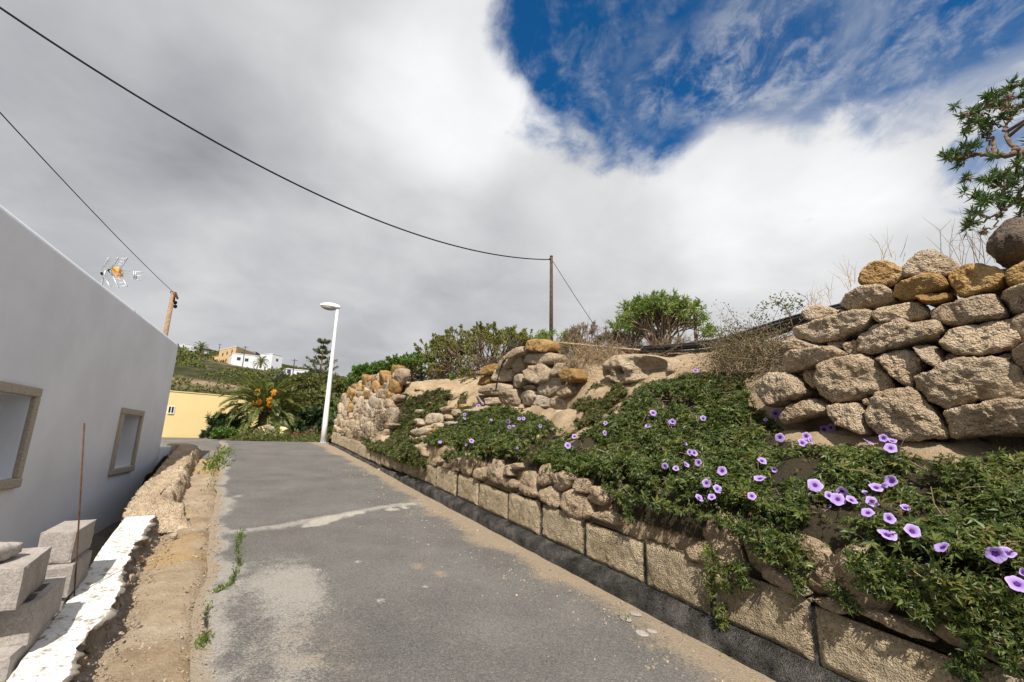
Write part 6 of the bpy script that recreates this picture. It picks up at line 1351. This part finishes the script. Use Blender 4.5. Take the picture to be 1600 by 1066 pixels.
nE = noise(nt, vmath(nt, 'MULTIPLY', PC, (1.25, 1.0, 1.0)), 15.0, 8, 0.66, 0.5)
tb0 = math_(nt, 'ADD', math_(nt, 'MULTIPLY', math_(nt, 'SUBTRACT', nB, 0.5), 1.5), math_(nt, 'ADD', math_(nt, 'MULTIPLY', math_(nt, 'SUBTRACT', nD, 0.5), 1.1), math_(nt, 'MULTIPLY', math_(nt, 'SUBTRACT', nE, 0.5), 0.7)))
blue = mr(nt, math_(nt, 'ADD', fld, tb0), 0.30, 1.45)
wz = mx(blob(1180, 120, 1, 10), math_(nt, 'MULTIPLY', blob(1450, 10, 1, 13), 0.8), math_(nt, 'MULTIPLY', blob(1020, 150, 1, 6), 0.7))
wf = mr(nt, math_(nt, 'ADD', math_(nt, 'MULTIPLY', nD, 0.6), math_(nt, 'MULTIPLY', nE, 0.4)), 0.42, 0.66)
blue = math_(nt, 'MULTIPLY', blue, math_(nt, 'SUBTRACT', 1.0, math_(nt, 'MULTIPLY', math_(nt, 'MULTIPLY', wz, wf), 0.55)))
thin = math_(nt, 'MULTIPLY', mx(blob(1570, 190, 1, 7), blob(1600, 300, 1, 5)), mr(nt, nB, 0.52, 0.40, 0.0, 0.75)); blue = math_(nt, 'MAXIMUM', blue, thin)
behind = mr(nt, sep.outputs[1], -0.05, -0.6, 0.0, 0.55); blue = math_(nt, 'MAXIMUM', blue, math_(nt, 'MULTIPLY', behind, mr(nt, nC, 0.45, 0.6)))
L0 = math_(nt, 'ADD', 0.52, math_(nt, 'MULTIPLY', math_(nt, 'SUBTRACT', nA, 0.5), 0.32)); L0 = math_(nt, 'ADD', L0, math_(nt, 'ADD', math_(nt, 'MULTIPLY', math_(nt, 'SUBTRACT', nB, 0.5), 0.16), math_(nt, 'MULTIPLY', math_(nt, 'SUBTRACT', nD, 0.5), 0.05)))
for px, py, a, b, v in [(720, 110, 3, 15, .20), (640, 210, 3, 13, .08), (1180, 240, 4, 16, .13), (1450, 180, 4, 15, .12), (1000, 330, 4, 16, .10), (1250, 380, 4, 14, .12), (860, 130, 1, 8, .10), (60, 130, 4, 20, -.13), (420, 230, 2, 12, -.10), (330, 60, 3, 12, .06), (120, 430, 5, 18, .03), (480, 530, 3, 13, -.10), (750, 510, 3, 11, -.06), (450, 380, 4, 13, .05)]:
    L0 = math_(nt, 'ADD', L0, math_(nt, 'MULTIPLY', blob(px, py, a, b), v))
L0 = math_(nt, 'MAXIMUM', L0, 0.12); lc = nd(nt, 'ShaderNodeCombineColor'); sc_ = 0.94 / STR
tint = mr(nt, L0, 0.2, 0.7); 
for i, (lo, hi) in enumerate(((0.94, 0.985), (0.965, 0.99), (1.04, 1.0))): lk(nt, math_(nt, 'MULTIPLY', math_(nt, 'MULTIPLY', L0, sc_), mr(nt, tint, 0, 1, lo, hi)), lc.inputs[i])
skc = mixc(nt, 1.0, sky.outputs[0], (0.10, 0.60, 0.92), 'MULTIPLY')
lk(nt, mixc(nt, blue, lc.outputs[0], skc), bg.inputs['Color'])

cd = bpy.data.cameras.new('camera'); cd.sensor_fit = 'HORIZONTAL'; cd.sensor_width = 36.0; cd.lens = F / 1600 * 36.0; cd.clip_start = 0.05; cd.clip_end = 6000
co = bpy.data.objects.new('camera', cd); COL.objects.link(co); scene.camera = co
from mathutils import Matrix
fwd = Vector((0, CP, SP)); upv = Vector((0, -SP, CP)); rt = Vector((1, 0, 0))
Xc = rt * CR - upv * (-SR) * -1 if False else rt * CR + upv * SR * 1.0; 
# image right / up axes from the ray model
rx = ray(801, 533) - ray(800, 533); ryu = ray(800, 532) - ray(800, 533); X = Vector(rx).normalized(); Y = Vector(ryu).normalized(); Zc = X.cross(Y)
co.matrix_world = Matrix(((X[0], Y[0], Zc[0], CAM[0]), (X[1], Y[1], Zc[1], CAM[1]), (X[2], Y[2], Zc[2], CAM[2]), (0, 0, 0, 1)))
scene.view_settings.view_transform = 'Standard'; scene.view_settings.look = 'None'; scene.view_settings.exposure = 0.35; scene.view_settings.gamma = 1.0
scene.render.engine = 'CYCLES'; scene.cycles.use_denoising = True; scene.cycles.sample_clamp_direct = 8; scene.cycles.sample_clamp_indirect = 4; scene.cycles.max_bounces = 6; scene.cycles.diffuse_bounces = 3; scene.cycles.transparent_max_bounces = 6
